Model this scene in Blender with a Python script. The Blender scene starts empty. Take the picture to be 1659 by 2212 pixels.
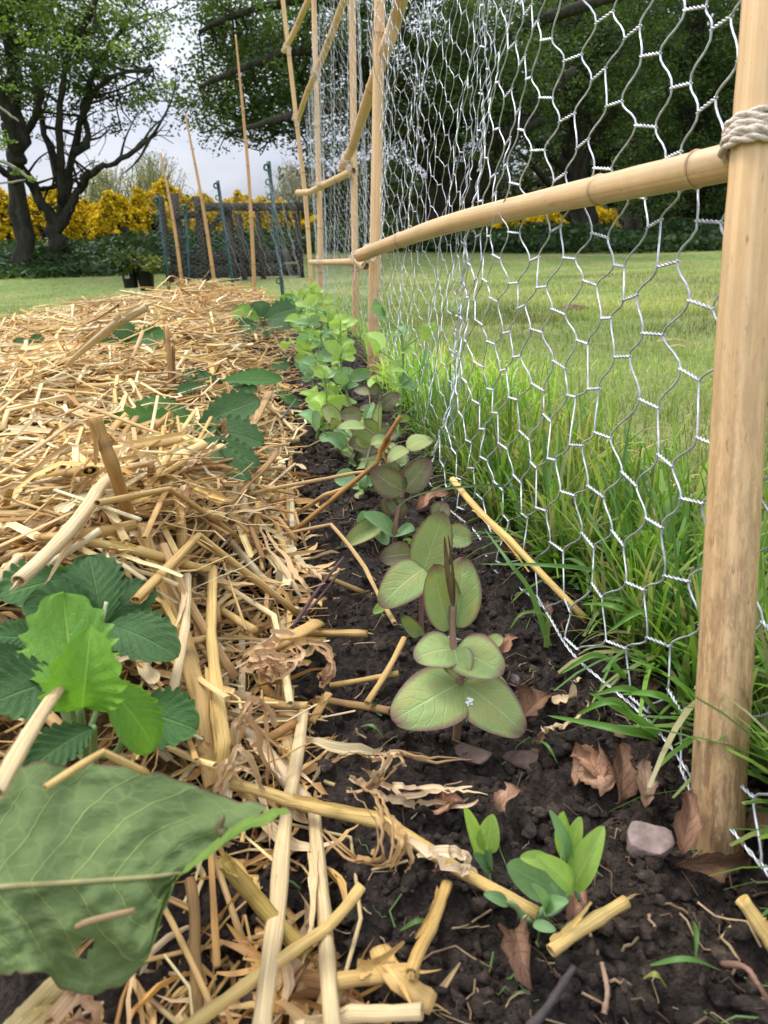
import bpy, math, random
import numpy as np
from mathutils import Vector, Matrix
rng = np.random.default_rng(7)
random.seed(7)
SC = bpy.context.scene
COL = SC.collection
PI = math.pi
def R(d): return math.radians(d)
# ------------------------------------------------------------------ camera
F_PX, CU, CV, W_D, H_D = 1598.0, 829.5, 1106.0, 1659.0, 2212.0
PITCH, ROLL, CAM_H = R(18.9), R(2.5), 0.20
cp, sp, cr, sr = math.cos(PITCH), math.sin(PITCH), math.cos(ROLL), math.sin(ROLL)
FW = np.array([0, cp, -sp]); R0 = np.array([1.0, 0, 0]); U0 = np.array([0, sp, cp])
RT = cr*R0 - sr*U0; UP = sr*R0 + cr*U0
CAM = np.array([0, 0, CAM_H])
def ray(u, v): return FW + (u-CU)/F_PX*RT + (CV-v)/F_PX*UP
def atT(u, v, t): return CAM + t*ray(u, v)                     # point at a given depth
def atY(u, v, Y): d = ray(u, v); return CAM + d*(Y/d[1])       # point on the plane y = Y
def atZ(u, v, z=0.0): d = ray(u, v); return CAM + d*((z-CAM_H)/d[2])
def depth(p): return float(np.dot(np.asarray(p)-CAM, FW))
def proj(p):
    q = np.asarray(p)-CAM; t = np.dot(q, FW)
    return CU+F_PX*np.dot(q, RT)/t, CV-F_PX*np.dot(q, UP)/t
cam = bpy.data.cameras.new('camera'); co = bpy.data.objects.new('camera', cam); COL.objects.link(co)
M = Matrix.Identity(4)
for i in range(3):
    M[i][0] = RT[i]; M[i][1] = UP[i]; M[i][2] = -FW[i]; M[i][3] = CAM[i]
co.matrix_world = M
cam.sensor_fit = 'VERTICAL'; cam.sensor_height = 36; cam.lens = 36*F_PX/H_D
cam.clip_start = 0.005; cam.clip_end = 2000
cam.dof.use_dof = True; cam.dof.focus_distance = 0.46; cam.dof.aperture_fstop = 27
SC.camera = co
# ------------------------------------------------------------------ noise
def _h(ix, iy, iz, seed):
    n = (ix.astype(np.int64)*374761393 + iy.astype(np.int64)*668265263 + iz.astype(np.int64)*2147483647 + seed*1274126177) & 0xffffffff
    n = ((n ^ (n >> 13))*1274126177) & 0xffffffff
    n = n ^ (n >> 16)
    return (n & 0xffff)/65535.0
def vn(x, y, z=0.0, seed=0):
    x, y, z = np.broadcast_arrays(np.asarray(x, float), np.asarray(y, float), np.asarray(z, float))
    ix, iy, iz = np.floor(x), np.floor(y), np.floor(z)
    fx, fy, fz = x-ix, y-iy, z-iz
    fx = fx*fx*(3-2*fx); fy = fy*fy*(3-2*fy); fz = fz*fz*(3-2*fz)
    r = 0
    for a in (0, 1):
        for b in (0, 1):
            for c in (0, 1):
                r = r + _h(ix+a, iy+b, iz+c, seed)*(fx if a else 1-fx)*(fy if b else 1-fy)*(fz if c else 1-fz)
    return r*2-1
def fbm(x, y, z=0.0, oct=4, seed=0, gain=.5):
    r = 0; a = 1.0; k = 1.0
    for o in range(oct):
        r = r + a*vn(np.asarray(x)*k, np.asarray(y)*k, np.asarray(z)*k, seed+o); a *= gain; k *= 2.03
    return r
def cellbump(x, y, seed=0):
    """distance to the nearest jittered lattice point: rounded clods"""
    x = np.asarray(x, float); y = np.asarray(y, float)
    ix, iy = np.floor(x), np.floor(y); d = np.full(x.shape, 9.0)
    for a in (-1, 0, 1):
        for b in (-1, 0, 1):
            px = ix+a+_h(ix+a, iy+b, ix*0, seed); py = iy+b+_h(ix+a, iy+b, ix*0, seed+5)
            rr = .6+.8*_h(ix+a, iy+b, ix*0, seed+9)
            d = np.minimum(d, ((px-x)**2+(py-y)**2)/rr)
    return np.clip(1-d, 0, 1)
# ------------------------------------------------------------------ mesh builder
class MB:
    def __init__(s): s.v = []; s.q = []; s.t = []; s.c = []; s.w = []; s.n = 0
    def add(s, v, q=None, t=None, col=(1, 1, 1), uvw=None):
        v = np.asarray(v, float).reshape(-1, 3); n = len(v)
        s.v.append(v)
        if q is not None and len(q): s.q.append(np.asarray(q, int).reshape(-1, 4)+s.n)
        if t is not None and len(t): s.t.append(np.asarray(t, int).reshape(-1, 3)+s.n)
        c = np.asarray(col, float)
        s.c.append(np.broadcast_to(c, (n, 3)) if c.ndim == 1 else c)
        s.w.append(np.zeros((n, 3)) if uvw is None else np.asarray(uvw, float).reshape(-1, 3))
        s.n += n
        return s
    def build(s, name, mat=None, parent=None, origin=None, smooth=True):
        V = np.concatenate(s.v) if s.v else np.zeros((0, 3))
        o = np.zeros(3)
        if parent is not None: o = np.array(parent.matrix_world.translation)
        elif origin is not None: o = np.asarray(origin, float)
        V = V-o
        me = bpy.data.meshes.new(name)
        q = np.concatenate(s.q) if s.q else np.zeros((0, 4), int)
        t = np.concatenate(s.t) if s.t else np.zeros((0, 3), int)
        me.vertices.add(len(V)); me.vertices.foreach_set('co', V.astype(np.float32).ravel())
        li = np.concatenate([q.ravel(), t.ravel()]).astype(np.int32)
        me.loops.add(len(li)); me.loops.foreach_set('vertex_index', li)
        st = np.concatenate([np.arange(len(q))*4, len(q)*4+np.arange(len(t))*3]).astype(np.int32)
        me.polygons.add(len(st)); me.polygons.foreach_set('loop_start', st)
        me.polygons.foreach_set('loop_total', np.concatenate([np.full(len(q), 4), np.full(len(t), 3)]).astype(np.int32))
        if smooth: me.polygons.foreach_set('use_smooth', np.ones(len(st), bool))
        me.update(calc_edges=True)
        a = me.attributes.new('col', 'FLOAT_COLOR', 'POINT')
        cc = np.ones((len(V), 4), np.float32); cc[:, :3] = np.concatenate(s.c)
        a.data.foreach_set('color', cc.ravel())
        a = me.attributes.new('uvw', 'FLOAT_VECTOR', 'POINT')
        a.data.foreach_set('vector', np.concatenate(s.w).astype(np.float32).ravel())
        if mat: me.materials.append(mat)
        ob = bpy.data.objects.new(name, me); COL.objects.link(ob)
        if parent is not None:
            ob.parent = parent
        else: ob.location = o
        return ob
def tag(o, label=None, cat=None, group=None, kind=None):
    if label: o['label'] = label
    if cat: o['category'] = cat
    if group: o['group'] = group
    if kind: o['kind'] = kind
    return o
def empty(name, loc, label, cat, group=None):
    o = bpy.data.objects.new(name, None); COL.objects.link(o)
    o.location = [float(a) for a in loc]; o.empty_display_size = .02
    o.matrix_world = Matrix.Translation(o.location)
    return tag(o, label, cat, group)
def nrm(a):
    a = np.asarray(a, float); return a/(np.linalg.norm(a, axis=-1, keepdims=True)+1e-12)
def smoothpath(pts, n):
    """Catmull-Rom through the points, n samples"""
    P = np.asarray(pts, float); k = len(P)
    if k == 2: return P[0]+(P[1]-P[0])*np.linspace(0, 1, n)[:, None]
    Q = np.vstack([2*P[0]-P[1], P, 2*P[-1]-P[-2]])
    out = []
    for x in np.linspace(0, k-1, n):
        i = min(int(x), k-2); f = x-i
        a, b, c, d = Q[i:i+4]
        out.append(.5*(2*b+(c-a)*f+(2*a-5*b+4*c-d)*f*f+(3*b-a-3*c+d)*f**3))
    return np.array(out)
def frames(P):
    T = np.gradient(P, axis=0); T = nrm(T)
    ref = np.array([0, 0, 1.0]) if abs(T[0][2]) < .9 else np.array([1.0, 0, 0])
    n = nrm(np.cross(T[0], ref)); N = [n]
    for i in range(1, len(P)):
        n = n-T[i]*np.dot(n, T[i]); n = nrm(n); N.append(n)
    N = np.array(N); B = np.cross(T, N)
    return T, N, B
def tube(mb, P, r, sides=8, col=(1, 1, 1), flat=1.0, cap=True, l0=None, hollow=False, roll=0.0):
    P = np.asarray(P, float); n = len(P)
    r = np.broadcast_to(np.asarray(r, float), (n,))
    T, N, B = frames(P)
    L = np.concatenate([[0], np.cumsum(np.linalg.norm(np.diff(P, axis=0), axis=1))])
    L = L+(random.random()*50 if l0 is None else l0)
    if hollow:
        k = .72
        P = np.vstack([P[0]+T[0]*.006, P[0], P, P[-1], P[-1]-T[-1]*.006])
        r = np.concatenate([[r[0]*k, r[0]*k], r, [r[-1]*k, r[-1]*k]])
        N = np.vstack([N[:1], N[:1], N, N[-1:], N[-1:]]); B = np.vstack([B[:1], B[:1], B, B[-1:], B[-1:]])
        L = np.concatenate([[L[0]]*2, L, [L[-1]]*2])
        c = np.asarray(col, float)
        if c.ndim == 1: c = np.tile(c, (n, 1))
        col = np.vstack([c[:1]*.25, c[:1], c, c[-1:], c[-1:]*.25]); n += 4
    a = np.linspace(0, 2*PI, sides, endpoint=False)+roll
    ca, sa = np.cos(a), np.sin(a)
    V = P[:, None]+r[:, None, None]*(N[:, None]*ca[None, :, None]+B[:, None]*(sa*flat)[None, :, None])
    idx = np.arange(n*sides).reshape(n, sides)
    q = np.stack([idx[:-1], np.roll(idx[:-1], -1, 1), np.roll(idx[1:], -1, 1), idx[1:]], -1).reshape(-1, 4)
    uvw = np.stack(np.broadcast_arrays(ca[None, :], sa[None, :], L[:, None]), -1)
    c = np.asarray(col, float)
    if c.ndim == 2: c = np.repeat(c, sides, 0)
    t = None
    V = V.reshape(-1, 3); uvw = uvw.reshape(-1, 3)
    if cap:
        V = np.vstack([V, P[0], P[-1]]); uvw = np.vstack([uvw, [0, 0, L[0]], [0, 0, L[-1]]])
        if c.ndim == 2: c = np.vstack([c, c[0], c[-1]])
        k = n*sides
        t = [[k, idx[0][(i+1) % sides], idx[0][i]] for i in range(sides)]+[[k+1, idx[-1][i], idx[-1][(i+1) % sides]] for i in range(sides)]
    mb.add(V, q, t, c, uvw)
    return mb
def ribbon(mb, P, w, nor, col=(1, 1, 1), cup=.15, twist=0.0, na=5, rnd=0.0):
    """a curved leaf-like strip with a cupped cross-section; w = half width (n,)"""
    P = np.asarray(P, float); n = len(P); T = nrm(np.gradient(P, axis=0))
    w = np.broadcast_to(np.asarray(w, float), (n,)); nor = np.broadcast_to(np.asarray(nor, float), (n, 3))
    S = nrm(np.cross(T, nor)); Nn = np.cross(S, T)
    if twist:
        a = np.linspace(0, twist, n)[:, None]
        S, Nn = S*np.cos(a)+Nn*np.sin(a), Nn*np.cos(a)-S*np.sin(a)
    s = np.linspace(-1, 1, na)
    V = P[:, None]+(S*w[:, None])[:, None]*s[None, :, None]+(Nn*w[:, None])[:, None]*(cup*2*(s*s))[None, :, None]
    idx = np.arange(n*na).reshape(n, na)
    q = np.stack([idx[:-1, :-1], idx[:-1, 1:], idx[1:, 1:], idx[1:, :-1]], -1).reshape(-1, 4)
    L = np.linspace(0, 1, n)
    uvw = np.stack(np.broadcast_arrays(s[None, :], L[:, None], np.full((1, 1), rnd)), -1)
    c = np.asarray(col, float)
    if c.ndim == 2: c = np.repeat(c, na, 0)
    mb.add(V.reshape(-1, 3), q, None, c, uvw.reshape(-1, 3))
    return mb
# ------------------------------------------------------------------ node helpers
def lin(r, g, b):
    f = lambda c: (c/255/12.92) if c/255 <= .04045 else ((c/255+.055)/1.055)**2.4
    return (f(r), f(g), f(b))
class NT:
    def __init__(s, name):
        s.m = bpy.data.materials.new(name); s.m.use_nodes = True
        s.t = s.m.node_tree; s.t.nodes.clear()
        s.out = s.t.nodes.new('ShaderNodeOutputMaterial')
    def n(s, ty, **kw):
        nd = s.t.nodes.new('ShaderNode'+ty)
        for k, v in kw.items():
            if k.startswith('i_'):
                nd.inputs[k[2:].replace('_', ' ')].default_value = v
            else: setattr(nd, k, v)
        return nd
    def l(s, a, b): s.t.links.new(a, b)
    def attr(s, nm): return s.n('Attribute', attribute_name=nm)
    def setin(s, sock, x):
        if x is None: return
        if hasattr(x, 'is_output'): s.l(x, sock)
        elif isinstance(x, (tuple, list)) and len(x) == 3 and sock.type == 'RGBA': sock.default_value = (*x, 1)
        else: sock.default_value = x
    def math(s, op, a, b=None, c=None, clamp=False):
        nd = s.n('Math', operation=op, use_clamp=clamp)
        s.setin(nd.inputs[0], a); s.setin(nd.inputs[1], b); s.setin(nd.inputs[2], c)
        return nd.outputs[0]
    def mix(s, f, a, b, mode='MIX'):
        nd = s.n('Mix', data_type='RGBA', blend_type=mode); nd.clamp_factor = True
        s.setin(nd.inputs[0], f); s.setin(nd.inputs[6], a); s.setin(nd.inputs[7], b)
        return nd.outputs[2]
    def noise(s, vec=None, scale=5, detail=4, rough=.6):
        nd = s.n('TexNoise'); nd.inputs['Scale'].default_value = scale; nd.inputs['Detail'].default_value = detail; nd.inputs['Roughness'].default_value = rough
        if vec is not None: s.l(vec, nd.inputs['Vector'])
        return nd.outputs[0]
    def vmul(s, vec, k):
        nd = s.n('VectorMath', operation='MULTIPLY'); s.l(vec, nd.inputs[0]); nd.inputs[1].default_value = k
        return nd.outputs[0]
    def ramp(s, f, stops):
        nd = s.n('ValToRGB'); s.setin(nd.inputs[0], f)
        e = nd.color_ramp.elements
        while len(e) < len(stops): e.new(.5)
        for el, (p, c) in zip(e, stops): el.position = p; el.color = (*c, 1) if len(c) == 3 else c
        return nd.outputs[0]
    def rng(s, x, a, b, c=0, d=1):
        nd = s.n('MapRange'); s.setin(nd.inputs[0], x)
        for i, k in zip((1, 2, 3, 4), (a, b, c, d)): nd.inputs[i].default_value = k
        return nd.outputs[0]
    def bump(s, h, strength=.3, dist=.01):
        nd = s.n('Bump'); nd.inputs['Strength'].default_value = strength; nd.inputs['Distance'].default_value = dist
        s.setin(nd.inputs['Height'], h); return nd.outputs[0]
    def done(s, col, rough=.6, normal=None, metallic=0, spec=.4, trans=0.0, transcol=None, coat=0):
        b = s.n('BsdfPrincipled')
        s.setin(b.inputs['Base Color'], col); s.setin(b.inputs['Roughness'], rough)
        s.setin(b.inputs['Metallic'], metallic); s.setin(b.inputs['Specular IOR Level'], spec)
        if coat: b.inputs['Coat Weight'].default_value = coat; b.inputs['Coat Roughness'].default_value = .3
        if normal is not None: s.l(normal, b.inputs['Normal'])
        o = b.outputs[0]
        if trans:
            tr = s.n('BsdfTranslucent'); s.setin(tr.inputs['Color'], transcol if transcol is not None else col)
            if normal is not None: s.l(normal, tr.inputs['Normal'])
            mx = s.n('MixShader'); mx.inputs[0].default_value = trans
            s.l(o, mx.inputs[1]); s.l(tr.outputs[0], mx.inputs[2]); o = mx.outputs[0]
        s.l(o, s.out.inputs['Surface'])
        return s.m
    def uvw(s):
        a = s.attr('uvw'); sep = s.n('SeparateXYZ'); s.l(a.outputs['Vector'], sep.inputs[0])
        return a.outputs['Vector'], sep.outputs[0], sep.outputs[1], sep.outputs[2]
MAT = {}
# straw: colour attribute times long fine streaks, with brown flecks
def m_straw():
    k = NT('straw'); v, x, y, z = k.uvw(); c = k.attr('col').outputs['Color']
    st = k.noise(k.vmul(v, (9, 9, 12)), 1.0, 6, .7)
    fl = k.noise(k.vmul(v, (2.2, 2.2, 90)), 1.0, 3, .6)
    g = k.mix(k.rng(st, .35, .68), k.mix(1, c, (.66, .55, .40), 'MULTIPLY'), k.mix(1, c, (1.12, 1.10, 1.06), 'MULTIPLY'))
    g = k.mix(k.rng(fl, .62, .72, 0, .75), g, k.mix(1, c, (.38, .26, .15), 'MULTIPLY'))
    sf = k.noise(k.vmul(v, (9, 9, 6)), 1.0, 3, .6)
    lg = k.noise(k.vmul(v, (1.2, 1.2, 32)), 1.0, 3, .6)
    g = k.mix(k.rng(lg, .48, .70, 0, .45), g, k.mix(1, g, (.66, .56, .46), 'MULTIPLY'))
    return k.done(g, k.rng(st, .3, .7, .65, .45), k.bump(sf, .7, .0008), spec=.35, trans=.08)
MAT['straw'] = m_straw()
def m_husk():
    k = NT('straw_husk'); v, x, y, z = k.uvw(); c = k.attr('col').outputs['Color']
    st = k.noise(k.vmul(v, (9, 1.2, 31)), 1.0, 4, .6)
    g = k.mix(k.rng(st, .35, .7), k.mix(1, c, (.66, .54, .42), 'MULTIPLY'), k.mix(1, c, (1.2, 1.16, 1.1), 'MULTIPLY'))
    return k.done(g, .55, k.bump(st, .5, .001), spec=.3, trans=.22)
MAT['husk'] = m_husk()
def m_bamboo():
    k = NT('bamboo'); v, x, y, z = k.uvw(); c = k.attr('col').outputs['Color']
    st = k.noise(k.vmul(v, (3.5, 3.5, 3.0)), 1.0, 5, .6)
    bl = k.noise(k.vmul(v, (1.4, 1.4, 26)), 1.0, 4, .7)
    fl = k.noise(k.vmul(v, (5, 5, 170)), 1.0, 2, .5)
    gr = k.noise(k.vmul(v, (1.0, 1.0, 9)), 1.0, 3, .6)
    g = k.mix(k.rng(st, .3, .7), k.mix(1, c, (.78, .7, .58), 'MULTIPLY'), k.mix(1, c, (1.12, 1.1, 1.06), 'MULTIPLY'))
    g = k.mix(k.rng(bl, .58, .78, 0, .4), g, k.mix(1, c, (.55, .44, .32), 'MULTIPLY'))
    g = k.mix(k.rng(fl, .66, .76, 0, .65), g, k.mix(1, c, (.3, .22, .16), 'MULTIPLY'))
    pz = k.n('SeparateXYZ'); k.l(k.n('NewGeometry').outputs['Position'], pz.inputs[0])
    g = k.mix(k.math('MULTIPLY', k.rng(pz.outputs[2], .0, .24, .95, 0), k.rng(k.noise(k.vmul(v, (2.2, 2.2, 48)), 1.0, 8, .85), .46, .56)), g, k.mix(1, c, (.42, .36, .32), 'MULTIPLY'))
    g = k.mix(k.rng(gr, .5, .68, 0, .6), g, k.mix(1, c, (.66, .68, .72), 'MULTIPLY'))
    return k.done(g, k.rng(bl, .3, .7, .34, .5), k.bump(st, .12, .0006), spec=.42)
MAT['bamboo'] = m_bamboo()
def m_wire():
    k = NT('galvanised_wire'); tc = k.n('TexCoord').outputs['Object']
    n = k.noise(tc, 180, 3, .6)
    return k.done(k.mix(k.rng(n, .35, .7), (.36, .37, .39), (.70, .72, .74)), k.rng(n, .3, .7, .5, .35), metallic=.55, spec=.5)
MAT['wire'] = m_wire()
def m_leafy(name, base, dark, vein, edge=None, edgew=.25, trans=.25, rough=.5, nv=7, ang=.8, blotch=None, vw=.06, bumps=.55, spec=.2):
    """leaf with midrib and side veins from the leaf's own (across, along) coordinates"""
    k = NT(name); v, x, y, z = k.uvw(); c = k.attr('col').outputs['Color']
    ax = k.math('ABSOLUTE', x)
    mid = k.rng(ax, vw*.5, vw*1.3, 1, 0)
    ph = k.math('SUBTRACT', y, k.math('MULTIPLY', ax, ang*.3))
    n0 = k.noise(k.vmul(v, (2, 3, 9)), 1.0, 2, .5)
    ph = k.math('ADD', ph, k.math('MULTIPLY', k.math('SUBTRACT', n0, .5), .16))
    fr = k.math('FRACT', k.math('MULTIPLY', ph, nv))
    tri = k.math('ABSOLUTE', k.math('SUBTRACT', fr, .5))
    side = k.rng(tri, .015, .10, 1, 0)
    vo = k.n('TexVoronoi', feature='DISTANCE_TO_EDGE'); k.l(k.vmul(v, (5, 9, 7)), vo.inputs['Vector']); vo.inputs['Scale'].default_value = 1.6
    net = k.rng(vo.outputs['Distance'], .02, .07, .5, 0)
    ve = k.math('MAXIMUM', mid, k.math('MAXIMUM', k.math('MULTIPLY', side, k.rng(ax, .3, .95, .6, .15)), k.math('MULTIPLY', net, .4)))
    bn = k.noise(k.vmul(v, (1.6, 2.4, 13)), 1.0, 4, .6)
    g = k.mix(k.rng(bn, .3, .7), dark, base)
    if blotch: g = k.mix(k.rng(k.noise(k.vmul(v, (1.1, 1.5, 17)), 1.0, 3, .6), .42, .66), g, blotch)
    g = k.mix(k.math('MULTIPLY', ve, .62), g, vein)
    if edge is not None:
        e = k.math('MAXIMUM', ax, k.math('MULTIPLY', y, .995))
        e = k.math('ADD', e, k.math('MULTIPLY', k.math('SUBTRACT', bn, .5), edgew*1.2))
        g = k.mix(k.rng(e, 1-edgew, 1.0, 0, .9), g, edge)
    g = k.mix(1, g, c, 'MULTIPLY')
    h = k.math('SUBTRACT', k.math('MULTIPLY', k.noise(k.vmul(v, (7, 11, 5)), 1.0, 3, .6), .4), ve)
    return k.done(g, rough, k.bump(h, bumps, .0012), spec=spec, trans=trans, transcol=k.mix(1, g, (1.25, 1.35, .7), 'MULTIPLY'))
MAT['pea_purple'] = m_leafy('pea_leaf_purple', (.31, .40, .14), (.21, .31, .105), (.42, .50, .23), (.15, .04, .07), .2, .18, .5, 6, 1.1, blotch=(.32, .34, .11), vw=.04)
MAT['pea_dusky'] = m_leafy('pea_leaf_dusky', (.24, .28, .12), (.17, .18, .09), (.34, .38, .18), (.13, .055, .06), .35, .18, .52, 6, 1.1, blotch=(.19, .16, .095), vw=.05)
MAT['pea_green'] = m_leafy('pea_leaf_green', (.40, .55, .13), (.27, .43, .09), (.48, .61, .24), None, .2, .32, .45, 6, 1.1, vw=.05, bumps=.2)
MAT['pea_glaucous'] = m_leafy('pea_leaf_glaucous', (.25, .40, .17), (.17, .31, .13), (.33, .47, .24), None, .2, .25, .5, 5, 1.1, vw=.05, bumps=.25)
MAT['strawberry'] = m_leafy('strawberry_leaf', (.065, .14, .042), (.042, .095, .032), (.10, .19, .06), None, .2, .2, .6, 8, 1.6, vw=.045, bumps=.6, spec=.18)
MAT['strawberry_young'] = m_leafy('strawberry_leaf_young', (.17, .34, .045), (.10, .24, .03), (.24, .42, .08), None, .2, .35, .42, 8, 1.6, vw=.045, bumps=.5)
MAT['dry_leaf'] = m_leafy('dry_leaf', (.32, .20, .125), (.19, .115, .072), (.22, .14, .095), (.15, .085, .055), .3, .1, .75, 5, 1.2, blotch=(.42, .28, .18), vw=.05, bumps=.7)
def m_dock():
    k = NT('dock_leaf'); v, x, y, z = k.uvw(); c = k.attr('col').outputs['Color']
    ax = k.math('ABSOLUTE', x)
    mid = k.rng(ax, .012, .03, 1, 0)
    n0 = k.noise(k.vmul(v, (3, 3, 1)), 1.0, 2, .5)
    ph = k.math('SUBTRACT', y, k.math('MULTIPLY', k.math('POWER', ax, 1.15), .30))
    ph = k.math('ADD', ph, k.math('MULTIPLY', k.math('SUBTRACT', n0, .5), .07))
    fr = k.math('FRACT', k.math('MULTIPLY', ph, 8.2))
    tri = k.math('ABSOLUTE', k.math('SUBTRACT', fr, .5))
    side = k.math('MULTIPLY', k.rng(tri, .012, .036, 1, 0), k.rng(ax, .5, .9, .9, .2))
    vo = k.n('TexVoronoi', feature='DISTANCE_TO_EDGE'); k.l(k.vmul(v, (4, 8, 1)), vo.inputs['Vector']); vo.inputs['Scale'].default_value = 1.3
    net = k.rng(vo.outputs['Distance'], .015, .06, .55, 0)
    bn = k.noise(k.vmul(v, (3, 5, 3)), 1.0, 5, .6)
    g = k.mix(k.rng(bn, .3, .7), (.085, .13, .045), (.14, .195, .07))
    g = k.mix(k.math('MULTIPLY', net, .55), g, (.185, .25, .085))
    g = k.mix(side, g, (.30, .36, .12))
    g = k.mix(mid, g, (.33, .33, .13))
    hole = k.rng(k.noise(k.vmul(v, (14, 22, 3)), 1.0, 2, .5), .74, .79, 0, .7)
    g = k.mix(hole, g, (.10, .04, .035))
    g = k.mix(k.rng(k.math('ADD', ax, k.math('MULTIPLY', bn, .06)), 1.0, 1.03, 0, .85), g, (.09, .035, .035))
    g = k.mix(1, g, c, 'MULTIPLY')
    vs = k.n('TexVoronoi', feature='SMOOTH_F1'); k.l(k.vmul(v, (4, 8, 1)), vs.inputs['Vector']); vs.inputs['Scale'].default_value = 1.3; vs.inputs['Smoothness'].default_value = .8
    h = k.math('ADD', k.math('MULTIPLY', vs.outputs['Distance'], -1.1), k.math('MULTIPLY', k.noise(k.vmul(v, (12, 20, 3)), 1.0, 6, .65), .6))
    h = k.math('SUBTRACT', h, k.math('MULTIPLY', side, .5))
    return k.done(g, .68, k.bump(h, .8, .002), spec=.15, trans=.12, transcol=k.mix(1, g, (1.6, 1.7, .5), 'MULTIPLY'))
MAT['dock'] = m_dock()
def m_plain(name, attrmul=True, c=(1, 1, 1), sc=60, var=.35, rough=.6, trans=0.0, spec=.3, metallic=0, bump=.0, bd=.002, tcol=None):
    k = NT(name); tc = k.n('TexCoord').outputs['Object']
    n = k.noise(tc, sc, 5, .6)
    g = k.mix(k.rng(n, .3, .7), tuple(x*(1-var) for x in c), tuple(min(1, x*(1+var)) for x in c))
    if attrmul: g = k.mix(1, g, k.attr('col').outputs['Color'], 'MULTIPLY')
    nb = k.bump(n, bump, bd) if bump else None
    return k.done(g, rough, nb, metallic, spec, trans, None if tcol is None else k.mix(1, g, tcol, 'MULTIPLY'))
MAT['stem'] = m_plain('plant_stem', sc=120, var=.15, rough=.5, trans=.1)
MAT['twine'] = m_plain('twine', sc=700, var=.4, rough=.95, spec=.05, bump=.9, bd=.001)
MAT['post_green'] = m_plain('painted_green_metal', c=(.010, .048, .040), sc=30, var=.3, rough=.4, spec=.4)
MAT['timber'] = m_plain('weathered_timber', c=(.04, .032, .025), sc=9, var=.5, rough=.85, bump=.6)
MAT['pot'] = m_plain('black_plastic', c=(.008, .008, .009), sc=8, var=.3, rough=.4)
MAT['foliage'] = m_plain('tree_foliage', sc=1.1, var=.35, rough=.55, trans=.3, spec=.25, tcol=(1.5, 1.5, .6))
MAT['flower'] = m_plain('gorse_flower', sc=3, var=.2, rough=.6, trans=.2, spec=.1)
MAT['grass'] = m_plain('grass_blade', sc=40, var=.2, rough=.45, trans=.4, spec=.35, tcol=(1.3, 1.3, .7))
MAT['stone'] = m_plain('garden_stone', c=(.25, .205, .185), sc=160, var=.4, rough=.85, bump=.8, bd=.002)
MAT['twig'] = m_plain('dark_twig', sc=200, var=.4, rough=.7, bump=.5)
def m_bark():
    k = NT('bark'); tc = k.n('TexCoord').outputs['Object']
    n = k.noise(k.vmul(tc, (9, 9, 1.6)), 1.5, 7, .7); g = k.noise(tc, 1.3, 4, .6)
    c = k.ramp(n, [(.3, (.012, .011, .008)), (.55, (.045, .041, .03)), (.75, (.085, .08, .058))])
    c = k.mix(k.rng(g, .5, .7, 0, .5), c, (.05, .06, .03))
    return k.done(c, .9, k.bump(n, .9, .03), spec=.15)
MAT['bark'] = m_bark()
def m_soil():
    k = NT('garden_soil'); tc = k.n('TexCoord').outputs['Object']
    n1 = k.noise(tc, 18, 5, .65); n2 = k.noise(tc, 230, 6, .7); n3 = k.noise(tc, 900, 3, .6)
    cc = k.attr('col').outputs['Color']
    g = k.ramp(n2, [(.25, (.010, .0075, .006)), (.5, (.027, .020, .015)), (.75, (.075, .055, .042))])
    g = k.mix(1, g, cc, 'MULTIPLY')
    g = k.mix(k.rng(n1, .4, .72, 0, .6), g, k.mix(1, g, (1.7, 1.5, 1.35), 'MULTIPLY'))
    g = k.mix(k.rng(n3, .70, .78, 0, .6), g, (.13, .10, .08))
    h = k.math('ADD', n2, k.math('MULTIPLY', n3, .5))
    return k.done(g, k.rng(n1, .3, .7, .75, .95), k.bump(h, .9, .004), spec=.25)
MAT['soil'] = m_soil()
def m_lawn():
    k = NT('lawn_turf'); tc = k.n('TexCoord').outputs['Object']
    n1 = k.noise(tc, 1.3, 5, .6); n2 = k.noise(k.vmul(tc, (1, .35, 1)), 14, 5, .7); n3 = k.noise(tc, 90, 4, .7)
    g = k.ramp(n2, [(.28, (.10, .16, .035)), (.5, (.17, .24, .06)), (.72, (.27, .30, .10))])
    g = k.mix(k.rng(n1, .42, .62, 0, .75), g, (.33, .31, .12))
    n4 = k.noise(tc, .55, 6, .65)
    g = k.mix(k.rng(n4, .5, .68, 0, .6), g, (.10, .17, .04))
    g = k.mix(k.rng(n3, .5, .7, 0, .5), g, (.09, .15, .035))
    return k.done(g, .85, k.bump(n3, .8, .02), spec=.15)
MAT['lawn'] = m_lawn()
def m_strawbed():
    k = NT('straw_litter'); tc = k.n('TexCoord').outputs['Object']
    n1 = k.noise(k.vmul(tc, (1, 4, 1)), 60, 5, .7); n2 = k.noise(k.vmul(tc, (4, 1, 1)), 45, 5, .7)
    g = k.ramp(k.math('MAXIMUM', n1, n2), [(.45, (.05, .03, .015)), (.6, (.22, .13, .06)), (.75, (.45, .30, .14))])
    return k.done(g, .8, k.bump(n1, .9, .01), spec=.1)
MAT['strawbed'] = m_strawbed()
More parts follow.
